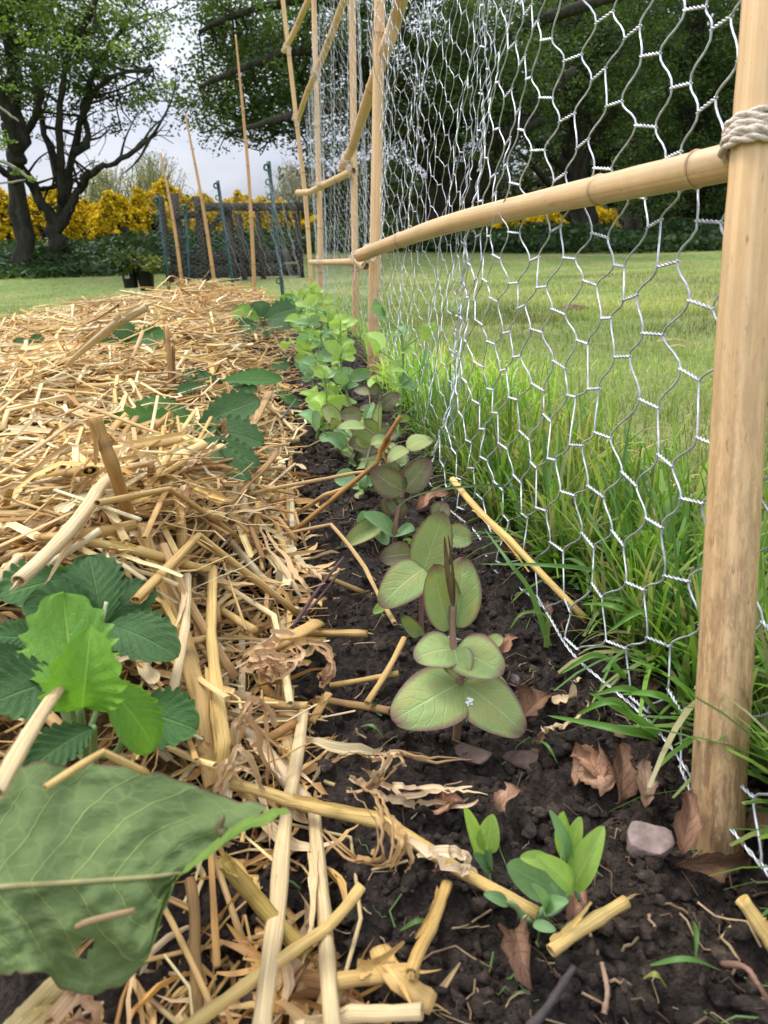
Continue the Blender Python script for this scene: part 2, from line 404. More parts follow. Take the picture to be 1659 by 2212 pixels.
# ------------------------------------------------------------------ ground heights
MB_Y = np.array([0.0, .195, .242, .310, .386, .472, .571, .815, 1.04, 1.23, 1.87, 2.57, 3.02, 3.7])
MB_X = np.array([.150, .122, .117, .108, .092, .074, .061, .040, .020, -.002, -.040, -.170, -.217, -.301])
def meshX(y): return np.interp(y, MB_Y, MB_X)
BD_Y = np.array([0.0, .10, .17, .25, .35, .5, .7, 1.1, 1.8, 2.6, 3.2])
BD_X = np.array([-.008, -.016, -.034, -.044, -.062, -.068, -.092, -.142, -.205, -.29, -.36])
def bedX(y): return np.interp(y, BD_Y, BD_X)
def sstep(a, b, x):
    t = np.clip((np.asarray(x, float)-a)/(b-a), 0, 1); return t*t*(3-2*t)
def lawnZ(x, y):
    x = np.asarray(x, float); y = np.asarray(y, float)
    bank = .34*sstep(6.5, 11.0, y-.1*np.clip(x, -6, 6))*(1-.55*sstep(-1, 4, x))
    return bank+.012*vn(x*.7, y*.7, 0, 41)
def soilZ(x, y):
    x = np.asarray(x, float); y = np.asarray(y, float)
    z = .004*vn(x*9, y*9, 0, 3)+.0045*fbm(x*38, y*38, 0, 3, 5)
    z = z+.0022*cellbump(x*60+vn(x*90, y*90, 0, 71)*.5, y*60+vn(x*90, y*90, 0, 72)*.5, 2)*np.clip(vn(x*13, y*13, 0, 8)+.3, 0, 1)
    z = z+.0012*cellbump(x*140+vn(x*200, y*200, 0, 73)*.5, y*140, 12)*np.clip(vn(x*21, y*21, 0, 18)+.6, 0, 1)
    z = z+.0034*fbm(x*110, y*110, 0, 4, 15, .65)
    z = z+.004*np.exp(-(((x-.115)/.03)**2+((y-.165)/.022)**2))           # lump of soil at the foot of the near cane
    z = z+.003*np.exp(-(((x-.105)/.035)**2+((y-.20)/.03)**2))
    z = z-.010*sstep(.015, .09, bedX(y)-x)*0
    z = z+.004*sstep(-.02, .01, x-meshX(y))*sstep(.25, .35, y)-.010*np.exp(-(((x-.118)/.03)**2+((y-.19)/.03)**2))-.03*sstep(.03, .09, x-meshX(y))  # slumps under the turf on the lawn side
    return z
def bedZ(x, y):
    x = np.asarray(x, float); y = np.asarray(y, float)
    d = bedX(y)-x
    e = sstep(-.01, .075, d)
    far = 1-sstep(2.0, 2.5, y+.55*np.clip(-x-.5, -.25, 2))
    h = .052+.030*vn(x*6, y*6, 0, 31)+.024*vn(x*14, y*14, 0, 33)+.020*sstep(.5, 1.6, y)
    h = h+.05*np.exp(-(((x+.42)/.22)**2+((y-1.95)/.35)**2))
    h = h-.050*np.exp(-(((x+.115)/.075)**2+((y-.155)/.075)**2)**2)-.022*sstep(.30, .16, y)
    h = np.maximum(h, .008)+.03*np.exp(-(((x+.42)/.16)**2+((y-2.15)/.3)**2))
    h = h+.022*np.exp(-(((x+.115)/.06)**2+((y-.42)/.07)**2))
    return h*e*far-.02*(1-e*far)
def groundZ(x, y): return np.maximum(soilZ(x, y), bedZ(x, y))
def S(u, v, lift=0.0, fn=None):
    """where the pixel's ray meets the ground, lifted"""
    fn = fn or groundZ
    d = ray(u, v); t = np.concatenate([np.arange(.08, 1.2, .0015), np.arange(1.2, 5, .01)])
    P = CAM+t[:, None]*d
    below = P[:, 2] < fn(P[:, 0], P[:, 1])+lift
    if not below.any(): return CAM+t[-1]*d
    return P[int(np.argmax(below))]
def grid(xs, ys): X, Y = np.meshgrid(xs, ys); return X, Y
def sheet(name, X, Y, Z, mat, keep=None):
    ny, nx = X.shape
    idx = np.arange(nx*ny).reshape(ny, nx)
    q = np.stack([idx[:-1, :-1], idx[:-1, 1:], idx[1:, 1:], idx[1:, :-1]], -1).reshape(-1, 4)
    if keep is not None:
        kk = (keep[:-1, :-1] | keep[1:, 1:] | keep[:-1, 1:] | keep[1:, :-1]).ravel(); q = q[kk]
    mb = MB(); mb.add(np.stack([X, Y, Z], -1).reshape(-1, 3), q)
    return mb.build(name, mat)
# lawn: one sheet to the horizon, lowered under the bed
gx = np.concatenate([-np.geomspace(1.6, 400, 40)[::-1], np.linspace(-1.5, 2.5, 81), np.geomspace(2.6, 400, 40)])
gy = np.concatenate([[-60, -20, -6, -2], np.linspace(-1, 4, 101), np.geomspace(4.1, 700, 90)])
X, Y = grid(gx, gy)
inbed = (1-sstep(-.02, .06, X-meshX(np.clip(Y, 0, 3.7))))*(1-sstep(2.4, 3.0, Y))*sstep(-2.0, -1.5, X)
Z = lawnZ(X, Y)-.035*inbed
tag(sheet('lawn', X, Y, Z, MAT['lawn']), kind='structure')
# soil of the bed
gy = np.concatenate([np.arange(.06, .42, .0013), np.geomspace(.42, 3.1, 330)[1:]])
s_ = np.linspace(0, 1, 420)
Yg = np.repeat(gy[:, None], len(s_), 1)
x0 = np.where(gy < .5, bedX(gy)-.10, bedX(gy)-.12); x1 = meshX(gy)+.10+.05*gy
Xg = x0[:, None]+(x1-x0)[:, None]*s_[None]
tag(sheet('soil', Xg, Yg, soilZ(Xg, Yg), MAT['soil']), kind='structure')
# mound of matted straw litter under the stalks
gy = np.concatenate([np.linspace(.05, 1.0, 150), np.linspace(1.0, 3.2, 90)[1:]])
gx = np.concatenate([np.linspace(-2.2, -.5, 70), np.linspace(-.5, .03, 120)[1:]])
X, Y = grid(gx, gy)
Zb = bedZ(X, Y)-.010-.012*(1-sstep(.3, .55, Y))+.005*fbm(X*45, Y*45, 0, 2, 77)
tag(sheet('straw_litter', X, Y, Zb, MAT['strawbed'], keep=Zb > -.02), kind='stuff')
# crumbs and small clods
ico_v = np.array([(0, 0, 1), (.894, 0, .447), (.276, .851, .447), (-.724, .526, .447), (-.724, -.526, .447), (.276, -.851, .447), (.724, .526, -.447), (-.276, .851, -.447), (-.894, 0, -.447), (-.276, -.851, -.447), (.724, -.526, -.447), (0, 0, -1)])
ico_f = np.array([(0, 1, 2), (0, 2, 3), (0, 3, 4), (0, 4, 5), (0, 5, 1), (1, 6, 2), (2, 7, 3), (3, 8, 4), (4, 9, 5), (5, 10, 1), (6, 7, 2), (7, 8, 3), (8, 9, 4), (9, 10, 5), (10, 6, 1), (11, 7, 6), (11, 8, 7), (11, 9, 8), (11, 10, 9), (11, 6, 10)])
def sub(v, f):
    v = [tuple(a) for a in v]; cache = {}; nf = []
    def mid(a, b):
        k = (min(a, b), max(a, b))
        if k not in cache:
            m = nrm((np.array(v[a])+np.array(v[b]))/2); v.append(tuple(m)); cache[k] = len(v)-1
        return cache[k]
    for a, b, c in f:
        ab, bc, ca = mid(a, b), mid(b, c), mid(c, a); nf += [(a, ab, ca), (b, bc, ab), (c, ca, bc), (ab, bc, ca)]
    return np.array(v), np.array(nf)
ico2_v, ico2_f = sub(ico_v, ico_f)
ico3_v, ico3_f = sub(ico2_v, ico2_f)
ico4_v, ico4_f = sub(ico3_v, ico3_f)
mb = MB()
for i in range(24000):
    y = .1+1.5*random.random()**2.6; a, b = float(bedX(y)), float(meshX(y)); x = a-.02+(b-a+.05)*random.random()
    r = .00035+.0030*random.random()**6
    if y > .6: r *= 1.4
    big = r > .0018; V = ico2_v if big else ico_v; Fc = ico2_f if big else ico_f
    k = 1+.5*vn(V[:, 0]*1.7+i, V[:, 1]*1.7, V[:, 2]*1.7, 4)+.35*vn(V[:, 0]*4+i, V[:, 1]*4, V[:, 2]*4, 6)
    an = random.random()*PI; ca, sa = math.cos(an), math.sin(an); V = V*k[:, None]*r*np.array([random.uniform(.7, 1.5), random.uniform(.6, 1.1), random.uniform(.5, .9)]); V = V@np.array([[ca, sa, 0], [-sa, ca, 0], [0, 0, 1]])
    mb.add(V+[x, y, float(soilZ(x, y))+r*.3], None, Fc, np.ones(3)*random.choice([.8, 1, 1, 1.3, 1.7]))
tag(mb.build('soil_crumbs', MAT['soil'], smooth=False), kind='stuff')
# fine root fibres and bits of plant litter on the soil
mb = MB()
for i in range(900):
    y = .11+1.0*random.random()**2.0; a, b = float(bedX(y)), float(meshX(y)); x = a-.01+(b-a+.03)*random.random()
    L = .004+.02*random.random()**2; an = random.random()*PI; n = 5
    pts = [(x+math.cos(an)*L*(k/4-.5)+random.gauss(0, L*.07), y+math.sin(an)*L*(k/4-.5)+random.gauss(0, L*.07), 0) for k in range(n)]
    pts = np.array(pts); pts[:, 2] = soilZ(pts[:, 0], pts[:, 1])+.0012+np.abs(rng.normal(0, .0012, n))
    c = random.choice([(.30, .2, .11), (.42, .30, .16), (.16, .09, .05), (.11, .07, .045), (.11, .07, .045), (.12, .2, .06)])
    tube(mb, pts, .00022+.0004*random.random()**2, 4, c, cap=False)
tag(mb.build('soil_fibres', MAT['twig']), kind='stuff')
# ------------------------------------------------------------------ straw
def strawcol(k=None):
    k = random.random() if k is None else k
    pal = [(.78, .55, .20), (.85, .66, .30), (.70, .46, .15), (.90, .76, .46), (.52, .31, .11), (.82, .61, .27), (.88, .71, .38), (.75, .52, .21), (.92, .79, .50), (.60, .40, .18)]
    c = np.array(pal[int(k*len(pal)) % len(pal)])
    return np.minimum(.95, c*np.array([1.04, 1.06, 1.12])*(.90+.24*random.random()))
def stalk_mesh(P, w, col, flat=.8, hollow=True, nodes=(), sides=10, n=None, kinks=True):
    """a straw stalk through the points, w = full width in metres"""
    P = np.asarray(P, float); mb = MB()
    # keep kinks sharp: resample each span linearly with a small sag
    seg = []
    for i in range(len(P)-1):
        m = 9 if len(P) == 2 else 6
        s = np.linspace(0, 1, m, endpoint=(i == len(P)-2))
        q = P[i]+(P[i+1]-P[i])*s[:, None]
        L = np.linalg.norm(P[i+1]-P[i])
        q = q+np.sin(s*PI)[:, None]*np.array([random.gauss(0, .012), random.gauss(0, .012), random.gauss(0, .008)])*L
        seg.append(q)
    Q = np.vstack(seg)
    r = np.full(len(Q), w/2)*(1+.06*rng.normal(0, 1, len(Q)))
    c = np.tile(np.asarray(col, float), (len(Q), 1))*(1+.05*rng.normal(0, 1, (len(Q), 1)))
    for f in nodes:
        j = int(f*(len(Q)-1)); r[j] *= 1.10; c[j] *= .62
    tube(mb, Q, r, sides, c, flat, True, hollow=hollow, roll=random.random()*3)
    if w > .0036 and len(Q) > 8:          # a dry sheath peeling off along part of the stalk, and a split tip
        i0 = random.randrange(0, len(Q)//2); Z = Q[i0:i0+max(5, len(Q)//2)].copy(); k = np.linspace(0, 1, len(Z))[:, None]
        Z += (nrm(rng.normal(0, 1, 3))*w*(.35+1.1*k**2))+np.array([0, 0, .0006])
        Z = smoothpath(Z, 16); ribbon(mb, Z, w*.42*np.linspace(1, .2, 16)*(1+.15*rng.normal(0, 1, 16)), nrm(CAM-Z[0]), np.minimum(.95, np.asarray(col)*random.uniform(1.0, 1.25)), .4, random.gauss(0, .7), na=5, rnd=random.random())
        for _ in range(2): 
            tip = Q[-1]+nrm(Q[-1]-Q[-2])[None]*np.linspace(-.004, random.uniform(.002, .008), 6)[:, None]+rng.normal(0, w*.12, 3)+rng.normal(0, .0002, (6, 3)); ribbon(mb, tip, w*.16*np.linspace(1, .1, 6), nrm(rng.normal(0, 1, 3)), np.asarray(col)*1.05, .2, 0, na=3)
    return mb
straws = []
def straw(pts, w, label, col=None, flat=.8, hollow=True, nodes=(), name='straw_stalk', group='loose straw stalks of the mulch', mat='straw'):
    """pts: (u, v, lift above the ground) per vertex"""
    P = np.array([atT(u, v, l-10) if l > 5 else S(u, v, l) for u, v, l in pts])      # lift above 10: 10 + depth
    c = strawcol() if col is None else col
    mb = stalk_mesh(P, w, c, flat, hollow, nodes)
    o = mb.build(name, MAT[mat], origin=P[0]); tag(o, label, 'straw', group); straws.append(o)
    return P
GO, PA, BR, YE, DK = (.66, .46, .18), (.76, .63, .38), (.42, .24, .085), (.74, .56, .22), (.30, .19, .07)
straw([(655, 1535, .016), (632, 1690, .014), (600, 1960, .02), (560, 2260, .03)], .0052, 'long pale straw stalk running toward the viewer just right of the dock leaf tip', PA, .7, nodes=(.3,))
straw([(560, 1510, .02), (600, 1521, .018), (665, 1524, .017)], .0044, 'short straw stalk ending in the sharp L-shaped bend above the soil strip', GO, .7)
straw([(678, 1745, .012), (702, 1985, .016), (722, 2260, .02)], .0048, 'straight pale straw stalk running toward the viewer at the very edge of the dark soil', PA, .85, nodes=(.75,))
straw([(500, 1693, .022), (640, 1735, .02), (830, 1778, .016), (1000, 1885, .012), (1162, 1975, .010)], .0044, 'longest golden straw stalk lying across the soil and ending at the pale pea seedling', YE, .85, nodes=(.42,))
straw([(304, 1140, .012), (348, 1260, .016), (400, 1384, .02), (432, 1504, .024), (462, 1700, .018)], .0072, 'thickest golden straw stalk, slanting down past the front strawberry leaves to the dock leaf', GO, .8, nodes=(.25, .62))
straw([(460, 1228, .03), (456, 1368, .034), (486, 1608, .034), (476, 1690, .02)], .0052, 'yellow straw stalk with a low kink standing beside the thickest stalk near the dock leaf', YE, .8)
straw([(404, 1244, .035), (372, 1500, .028)], .0042, 'upright thin pale straw stalk touching the right strawberry leaflet', PA, .8)
straw([(352, 1176, .034), (400, 1288, .034), (508, 1464, .02)], .0045, 'tan straw stalk with a torn top leaning to the right above the thickest stalk', (.58, .40, .19), .6)
straw([(292, 1296, .03), (428, 1156, .034), (648, 1328, .018)], .0046, 'straw stalk bent to an upside-down V above the strawberry plant', GO, .7)
straw([(144, 1164, .022), (300, 1190, .03), (456, 1232, .028)], .0050, 'golden straw stalk lying level above the strawberry plant', YE, .85, nodes=(.8,))
straw([(-30, 1172, .02), (140, 1160, .026), (290, 1134, .024)], .0056, 'double-ribbed straw stalk lying level at the left edge above the strawberry leaves', GO, .6)
straw([(250, 1022, .02), (195, 1087, .034), (40, 1255, .04)], .0066, 'long pale straw stalk slanting down to the left behind the strawberry plant', PA, .8)
straw([(205, 902, .066), (240, 997, .05), (285, 1132, .012)], .0066, 'thick brown hollow straw stub poking up toward the viewer out of the mulch', (.48, .29, .10), .95, nodes=(.45,))
straw([(360, 708, .075), (366, 770, .055), (380, 897, .0)], .0054, 'thin brown straw stub standing upright in the middle of the mulch', (.44, .27, .09), 1, nodes=(.35,))
straw([(374, 748, .06), (377, 840, .02)], .0035, 'short dark stub standing close against the upright brown stub', DK, 1)
straw([(866, 898, .085), (822, 972, .06), (815, 1000, .052), (630, 1152, .012)], .0058, 'thick orange brown broken straw stalk leaning over the soil before the purple pea leaves', (.46, .25, .065), .6, nodes=(.25,))
straw([(590, 1160, .012), (715, 1133, .02), (789, 1227, .018), (853, 1347, .012)], .0028, 'thin straw stalk folded to a roof shape over the soil beside the pea plants', (.66, .48, .22), .9)
straw([(873, 1379, .022), (793, 1519, .006)], .0030, 'thin straw stalk slanting up toward the purple pea plant from the left', GO, .9)
straw([(613, 1367, .008), (793, 1369, .012)], .0042, 'short golden straw stalk lying level on the soil, blunt end toward the pea plants', (.62, .43, .16), .9)
straw([(545, 1420, .024), (610, 1385, .026), (685, 1345, .018)], .0082, 'wide flattened golden straw stalk with a torn end above the curled husk', GO, .4)
straw([(713, 1481, .006), (861, 1455, .008)], .0031, 'thin straw stalk lying on the soil just left of the lowest purple leaf', (.64, .46, .18), .9)
straw([(681, 1511, .008), (750, 1521, .007), (845, 1536, .006)], .0046, 'dark brown straw stalk lying flat on the soil under the lowest purple leaf', (.33, .21, .085), .7)
straw([(710, 1498, .014), (672, 1562, .008)], .0042, 'short split straw stub leaning on the dark brown stalk', (.55, .37, .14), .5)
straw([(1190, 2055, .008), (1352, 1948, .012)], .0041, 'short hollow golden straw stub lying on the soil below the pea seedlings', YE, .9)
straw([(1602, 1942, .016), (1675, 2050, .012)], .0046, 'short golden straw stub entering the photo on the right below the near cane', YE, .9)
straw([(966, 1908, .016), (930, 2010, .014), (888, 2100, .012)], .0037, 'golden straw stalk standing steeply on the soil under the longest stalk', (.62, .43, .15), .7)
straw([(977, 1035, .055), (1100, 1165, .04), (1263, 1335, .02)], .0042, 'bright yellow straw stalk slanting through the bottom of the wire netting', (.82, .62, .22), .9)
straw([(485, 1863, .03), (560, 1950, .024), (667, 2064, .016)], .0050, 'olive hollow straw stalk pointing from under the dock leaf to the right', (.40, .30, .075), .95)
straw([(782, 1912, .02), (700, 2010, .02), (600, 2078, .026), (398, 2225, .03)], .0036, 'slim straw stalk with a frayed tip crossing the bottom of the mulch', YE, .8)
straw([(-10, 1716, 10.160), (128, 1484, 10.215)], .0042, 'blurred pale straw stalk rising to the curled strawberry leaf from the left edge', PA, .8)
straw([(98, 1702, 10.160), (222, 1624, 10.172), (318, 1670, 10.178)], .0019, 'thin straw stalk bent like a roof just above the dock leaf edge', YE, .9)
straw([(20, 2240, .02), (70, 2190, .025), (150, 2110, .025)], .0070, 'fat pale straw stalk sticking out under the dock leaf in the bottom left corner', (.78, .66, .32), .95)
straw([(410, 1900, .015), (420, 2050, .012), (428, 2240, .01)], .0036, 'dark straw stalk standing in the shade under the dock leaf', DK, .9)
straw([(210, 1087, .045), (365, 1056, .04), (552, 1193, .018)], .0034, 'thin straw stalk bent in the middle lying across the mulch crest', GO, .9)
straw([(535, 1068, .03), (640, 1046, .036), (765, 1022, .03), (822, 1016, .03)], .0031, 'thin straw stalk with a grain ear reaching over the soil to the purple leaves', (.70, .50, .22), .95)
straw([(385, 1062, .03), (395, 1200, .01)], .0058, 'short wide straw stalk pointing straight at the viewer on the mulch crest', GO, .8)
straw([(525, 1077, .035), (533, 1180, .012)], .0058, 'pale jointed straw stalk hanging over the mulch crest beside the hollow end', PA, .9, nodes=(.55,))
straw([(458, 1125, .03), (540, 1040, .045), (598, 975, .045)], .0052, 'brown straw pair slanting up to the right from the mulch crest', (.42, .26, .10), .5)
straw([(90, 1035, .025), (195, 1017, .03)], .0098, 'wide short amber straw piece near the left edge of the mulch', (.50, .34, .10), .5)
straw([(515, 962, .012), (555, 900, .05), (582, 847, .06)], .0092, 'flattened tan straw stalk leaning up to the right behind the strawberry leaves', (.50, .33, .14), .4)
straw([(545, 857, .05), (600, 895, .04), (638, 934, .02)], .0056, 'pale straw stalk falling over the far crest toward the soil', PA, .7)
straw([(265, 830, .03), (400, 834, .034), (535, 858, .034)], .0056, 'long pale straw stalk lying level behind the strawberry plant in the middle', PA, .7)
straw([(600, 1195, .012), (700, 1245, .010), (786, 1280, .006)], .0036, 'thin olive straw stalk lying flat from the mulch onto the soil', (.36, .25, .09), .8)
straw([(640, 1110, .018), (700, 1070, .028), (770, 1045, .03)], .0046, 'golden straw stalk pointing at the purple pea leaves from the mulch edge', GO, .7)
straw([(150, 790, .02), (250, 700, .10), (318, 664, .13)], .0046, 'pale straw stalk sticking up above the far edge of the mulch', PA, .8)
straw([(170, 700, .02), (255, 660, .09)], .0030, 'thin orange straw stalk sticking up at the far edge of the mulch', BR, .9)
straw([(820, 2050, .012), (860, 2120, .012), (935, 2170, .008)], .0062, 'frayed flat straw end spread over the soil at the bottom', GO, .4)
straw([(705, 2125, .018), (800, 2110, .016), (900, 2098, .012)], .0050, 'short straw stalk lying level above the frayed end at the bottom', (.60, .42, .16), .7)
straw([(640, 2225, .016), (760, 2190, .014), (912, 2185, .01)], .0045, 'pale straw stalk lying level along the bottom edge of the photo', PA, .7)
straw([(430, 1610, .02), (520, 1700, .014), (560, 1760, .006)], .0048, 'golden straw stalk partly buried left of the longest stalk', GO, .8)
straw([(506, 1540, .018), (600, 1660, .012), (665, 1740, .008)], .0066, 'pale papery straw stalk sloping down to the soil under the L-shaped bend', (.70, .58, .40), .7)
straw([(540, 1620, .016), (640, 1560, .014)], .0040, 'short brown straw stalk crossing under the L-shaped bend', BR, .8)
straw([(340, 1510, .01), (440, 1502, .012), (600, 1521, .01)], .0050, 'shaded straw stalk lying level beneath the kinked yellow stalk', (.45, .32, .15), .8)
# grain ear on the reaching stalk and on the one behind
def ear(path, label):
    P = np.array([S(u, v, l) for u, v, l in path]); Q = smoothpath(P, 14); mb = MB()
    tube(mb, Q, .0005, 5, (.6, .42, .2))
    for i in range(13):
        T = nrm(Q[min(i+1, 13)]-Q[max(i-1, 0)])
        for sd in (-1, 1):
            d = nrm(T+.35*sd*np.cross(T, [0, 0, 1])+rng.normal(0, .12, 3))
            g = Q[i]+d[None]*np.linspace(0, .009, 5)[:, None]
            tube(mb, g, np.array([.0004, .0013, .0014, .0007, .0002]), 5, (.72, .55, .32))
    return tag(mb.build('grain_ear', MAT['straw'], origin=P[0]), label, 'grain ear')
ear([(800, 1018, .032), (840, 1022, .03)], 'empty grain ear at the end of the thin stalk over the soil')
ear([(640, 1215, .02), (690, 1240, .016)], 'bristly grain ear hanging from the mulch over the dark soil')
ear([(486, 955, .03), (483, 915, .05)], 'small grain ear standing upright in front of the strawberry leaves')
# random stalks: the ones that show largest are things, the rest one mass
def rand_stalk(x, y, big):
    L = random.uniform(.05, .24)*(1 if y < .8 else 1.2)
    an = random.gauss(PI/2+.1, .38) if y < .24 and random.random() < .75 else random.gauss(PI/2 if random.random() < .4 else 0, .8)
    pit = random.gauss(0, .13)+(random.random() < .06)*random.uniform(.2, .7)
    w = random.choice([.0014, .0018, .0022, .0026, .003, .0034, .004, .0048])
    if y > .42: w *= 1.3
    if y < .26: w = min(w, random.choice([.0016, .002, .0026, .0032])); L *= 1.3
    d = np.array([math.cos(an)*math.cos(pit), math.sin(an)*math.cos(pit), math.sin(pit)])
    c = np.array([x, y, 0.0]); A = c-d*L/2; B = c+d*L/2
    zc = max(float(bedZ(q[0], q[1])) for q in (A, c, B))
    ov = max(A[0]-bedX(A[1]), B[0]-bedX(B[1]))
    if ov > .028 or (ov > .008 and random.random() < .75): return None
    z = float(bedZ(x, y))*.65+.35*zc+random.uniform(-.006, .012)
    if x > bedX(y)-.03: z = max(z, .006)
    A[2] += z; B[2] += z; A[2] = max(A[2], float(soilZ(A[0], A[1]))+.002); B[2] = max(B[2], float(soilZ(B[0], B[1]))+.002)
    P = [A, B]
    if random.random() < .55:
        m = A+(B-A)*random.uniform(.3, .7)+np.array([random.gauss(0, .2), random.gauss(0, .2), random.gauss(.03, .09)])*L
        P = [A, m, B]
        if L > .1 and random.random() < .5:
            P = [A, (A+m)/2+np.array([random.gauss(0, .05), random.gauss(0, .05), random.gauss(0, .03)])*L, m, (m+B)/2+np.array([random.gauss(0, .08), random.gauss(0, .08), random.gauss(0, .04)])*L, B]
    return np.array(P), w, L, c
cand = []
def accept(x, y, near):
    if x > bedX(y)+.006 or x < -2.2: return False
    if float(bedZ(x, y)) < .012 and x < bedX(y)-.05: return False
    u, v = proj((x, y, .05))
    return -140 < u < 1700 and v < 2450
tries = 0
while len(cand) < 6800 and tries < 80000:
    tries += 1
    y = .085+2.6*random.random()**1.75
    span = .03+.62*y+.02
    x = float(bedX(y))+.004-span*random.random()**1.1
    if not accept(x, y, 0) or (y < .27 and random.random() < .3): continue
    r = rand_stalk(x, y, False)
    if r is None: continue
    # keep the leaves of the strawberry plants and the dock leaf free of litter lying on top
    P = r[0]; m = P.mean(0); u, v = proj(m)
    uv = [proj(p) for p in P]+[(u, v)]
    if any(-200 < a < 660 and 1600 < b_ < 2170 for a, b_ in uv) and (random.random() < .6 or P[:, 2].max() > .055): continue
    if any(((a-150)/230)**2+((b_-1440)/230)**2 < 1 for a, b_ in uv):
        P[:, 2] -= .025
        if P[:, 2].max() > .05: continue
    if max(proj(p)[1] for p in P) > 2250 and depth(m) < .17: continue
    if min(depth(p) for p in P) < .135: continue
    if np.ptp(np.array([q[0] for q in uv])) > 520 or np.ptp(np.array([q[1] for q in uv])) > 560: continue
    if max(p[2]-float(bedZ(p[0], p[1])) for p in P) > (.05 if P[0][1] > .35 else .036): continue
    cand.append((r[1]*r[2]/depth(m)**2, r))
cand.sort(key=lambda a: -a[0])
def shade_word(c): return 'pale' if c[0] > .68 else ('golden' if c[0] > .56 else 'brown')
rest = MB()
for i, (sz, (P, w, L, c)) in enumerate(cand):
    colr = strawcol()
    u, v = proj(P.mean(0))
    if i < 235 and -20 < u < 1640 and v < 2230:
        if random.random() < .35:
            Q = smoothpath(P, 14); Q[1:-1] += rng.normal(0, .0014, (12, 3)); mb = MB()
            for _ in range(2): ribbon(mb, Q+rng.normal(0, w*.25, 3), w*random.uniform(.28, .6)*np.linspace(1, random.uniform(.1, 1), 14)*(1+.12*rng.normal(0, 1, 14)), nrm(rng.normal(0, .4, 3)+[0, -.4, 1]), np.minimum(.95, colr*random.uniform(.95, 1.1)), random.uniform(.1, .5), random.gauss(0, .8), na=5, rnd=random.random())
        else: mb = stalk_mesh(P, w, colr, random.choice([.22, .35, .5, .7, .9]), True, (random.random(),) if random.random() < .4 else ())
        o = mb.build('straw_stalk', MAT['straw'], origin=P[0])
        kind = 'bent' if len(P) > 2 else 'straight'
        place = ('left of the middle strawberry plant' if v < 1010 and u < 260 else 'around the middle strawberry plant' if v < 1010 else 'above the front strawberry plant' if v < 1230 and u < 330 else 'on the crest by the soil' if v < 1330 else 'between front strawberry and soil' if v < 1700 else 'around the dock leaf')
        tag(o, '%s %s short straw stalk in loose litter %s' % (shade_word(colr), kind, place), 'straw', 'random short straw stalks of the mulch')
    else:
        if random.random() < .4:       # split, flattened strips
            Q = smoothpath(P, 9); Q[1:-1] += rng.normal(0, .002, (7, 3))
            ribbon(rest, Q, w*random.uniform(.25, .6)*np.linspace(1, random.uniform(.15, 1), 9)*(1+.15*rng.normal(0, 1, 9)), nrm(rng.normal(0, .5, 3)+[0, -.3, 1]), np.minimum(.95, colr*1.06), random.uniform(.1, .5), random.gauss(0, .9), na=3, rnd=random.random())
        else: tube(rest, smoothpath(P, 4) if len(P) == 2 else P, w/2, 6 if depth(c) < .9 else 4, colr, random.choice([.2, .35, .5, .8]), True)
for i in range(10000):      # fine fibres and broken shreds
    y = .1+2.4*random.random()**1.6; x = float(bedX(y))+.008-(.03+.62*y)*random.random()**1.1
    if not accept(x, y, 0): continue
    zb = float(bedZ(x, y))+random.uniform(-.008, .014)
    u, v = proj((x, y, zb))
    if any(((u-a)/b)**2+((v-c)/e)**2 < 1 for a, b, c, e in ((150, 250, 1430, 250), (190, 430, 1880, 280))): continue
    L = random.uniform(.012, .06)*(1 if y < .8 else 1.5); an = random.random()*2*PI; cv = random.gauss(0, 1.2); p = np.array([x, y, zb]); P = []
    for j in range(5): P.append(p.copy()); an += cv/4; p = p+np.array([math.cos(an), math.sin(an), random.gauss(0, .2)])*L/4
    tube(rest, P, random.uniform(.0003, .0009)*(1 if y < .6 else 1.7), 4, strawcol()*random.uniform(.9, 1.12), .5, False)
# chaff: narrow papery husks and shreds in the mulch
husk = MB()
k = 0
while k < 2300:
    y = .09+2.2*random.random()**2.0; x = float(bedX(y))+.012-(.03+.55*y)*random.random()**1.2
    if not accept(x, y, 0) and x < bedX(y)-.02: continue
    k += 1
    L = random.uniform(.012, .055)*(1 if y < .8 else 1.4); an = random.random()*2*PI; n = 7
    zb = max(float(groundZ(x, y)), float(bedZ(x, y)))+random.uniform(-.004, .008)
    u, v = proj((x, y, zb))
    if any(((u-a)/b)**2+((v-c)/e)**2 < 1 for a, b, c, e in ((150, 240, 1430, 240), (190, 430, 1880, 280))): zb = min(zb-.02, .03)
    if depth((x, y, zb)) < .14: continue
    t = np.linspace(-.5, .5, n); cv = random.gauss(0, 1.6); P = []
    a = an; p = np.array([x, y, zb])
    for j in range(n):
        P.append(p.copy()); a += cv/n; p = p+np.array([math.cos(a), math.sin(a), random.gauss(0, .22)])*L/n
    P = smoothpath(P, n)
    ribbon(husk, P, random.uniform(.0006, .0026)*np.sin(np.linspace(.25, PI-.1, n)), nrm(rng.normal(0, .6, 3)+[0, 0, 1]), strawcol()*random.uniform(.8, 1.15)*np.array([1, .93, .9]), random.uniform(0, .5), random.gauss(0, 1.2), na=3, rnd=random.random())
tag(rest.build('straw_mulch', MAT['straw']), kind='stuff')
tag(husk.build('straw_chaff', MAT['husk']), kind='stuff')
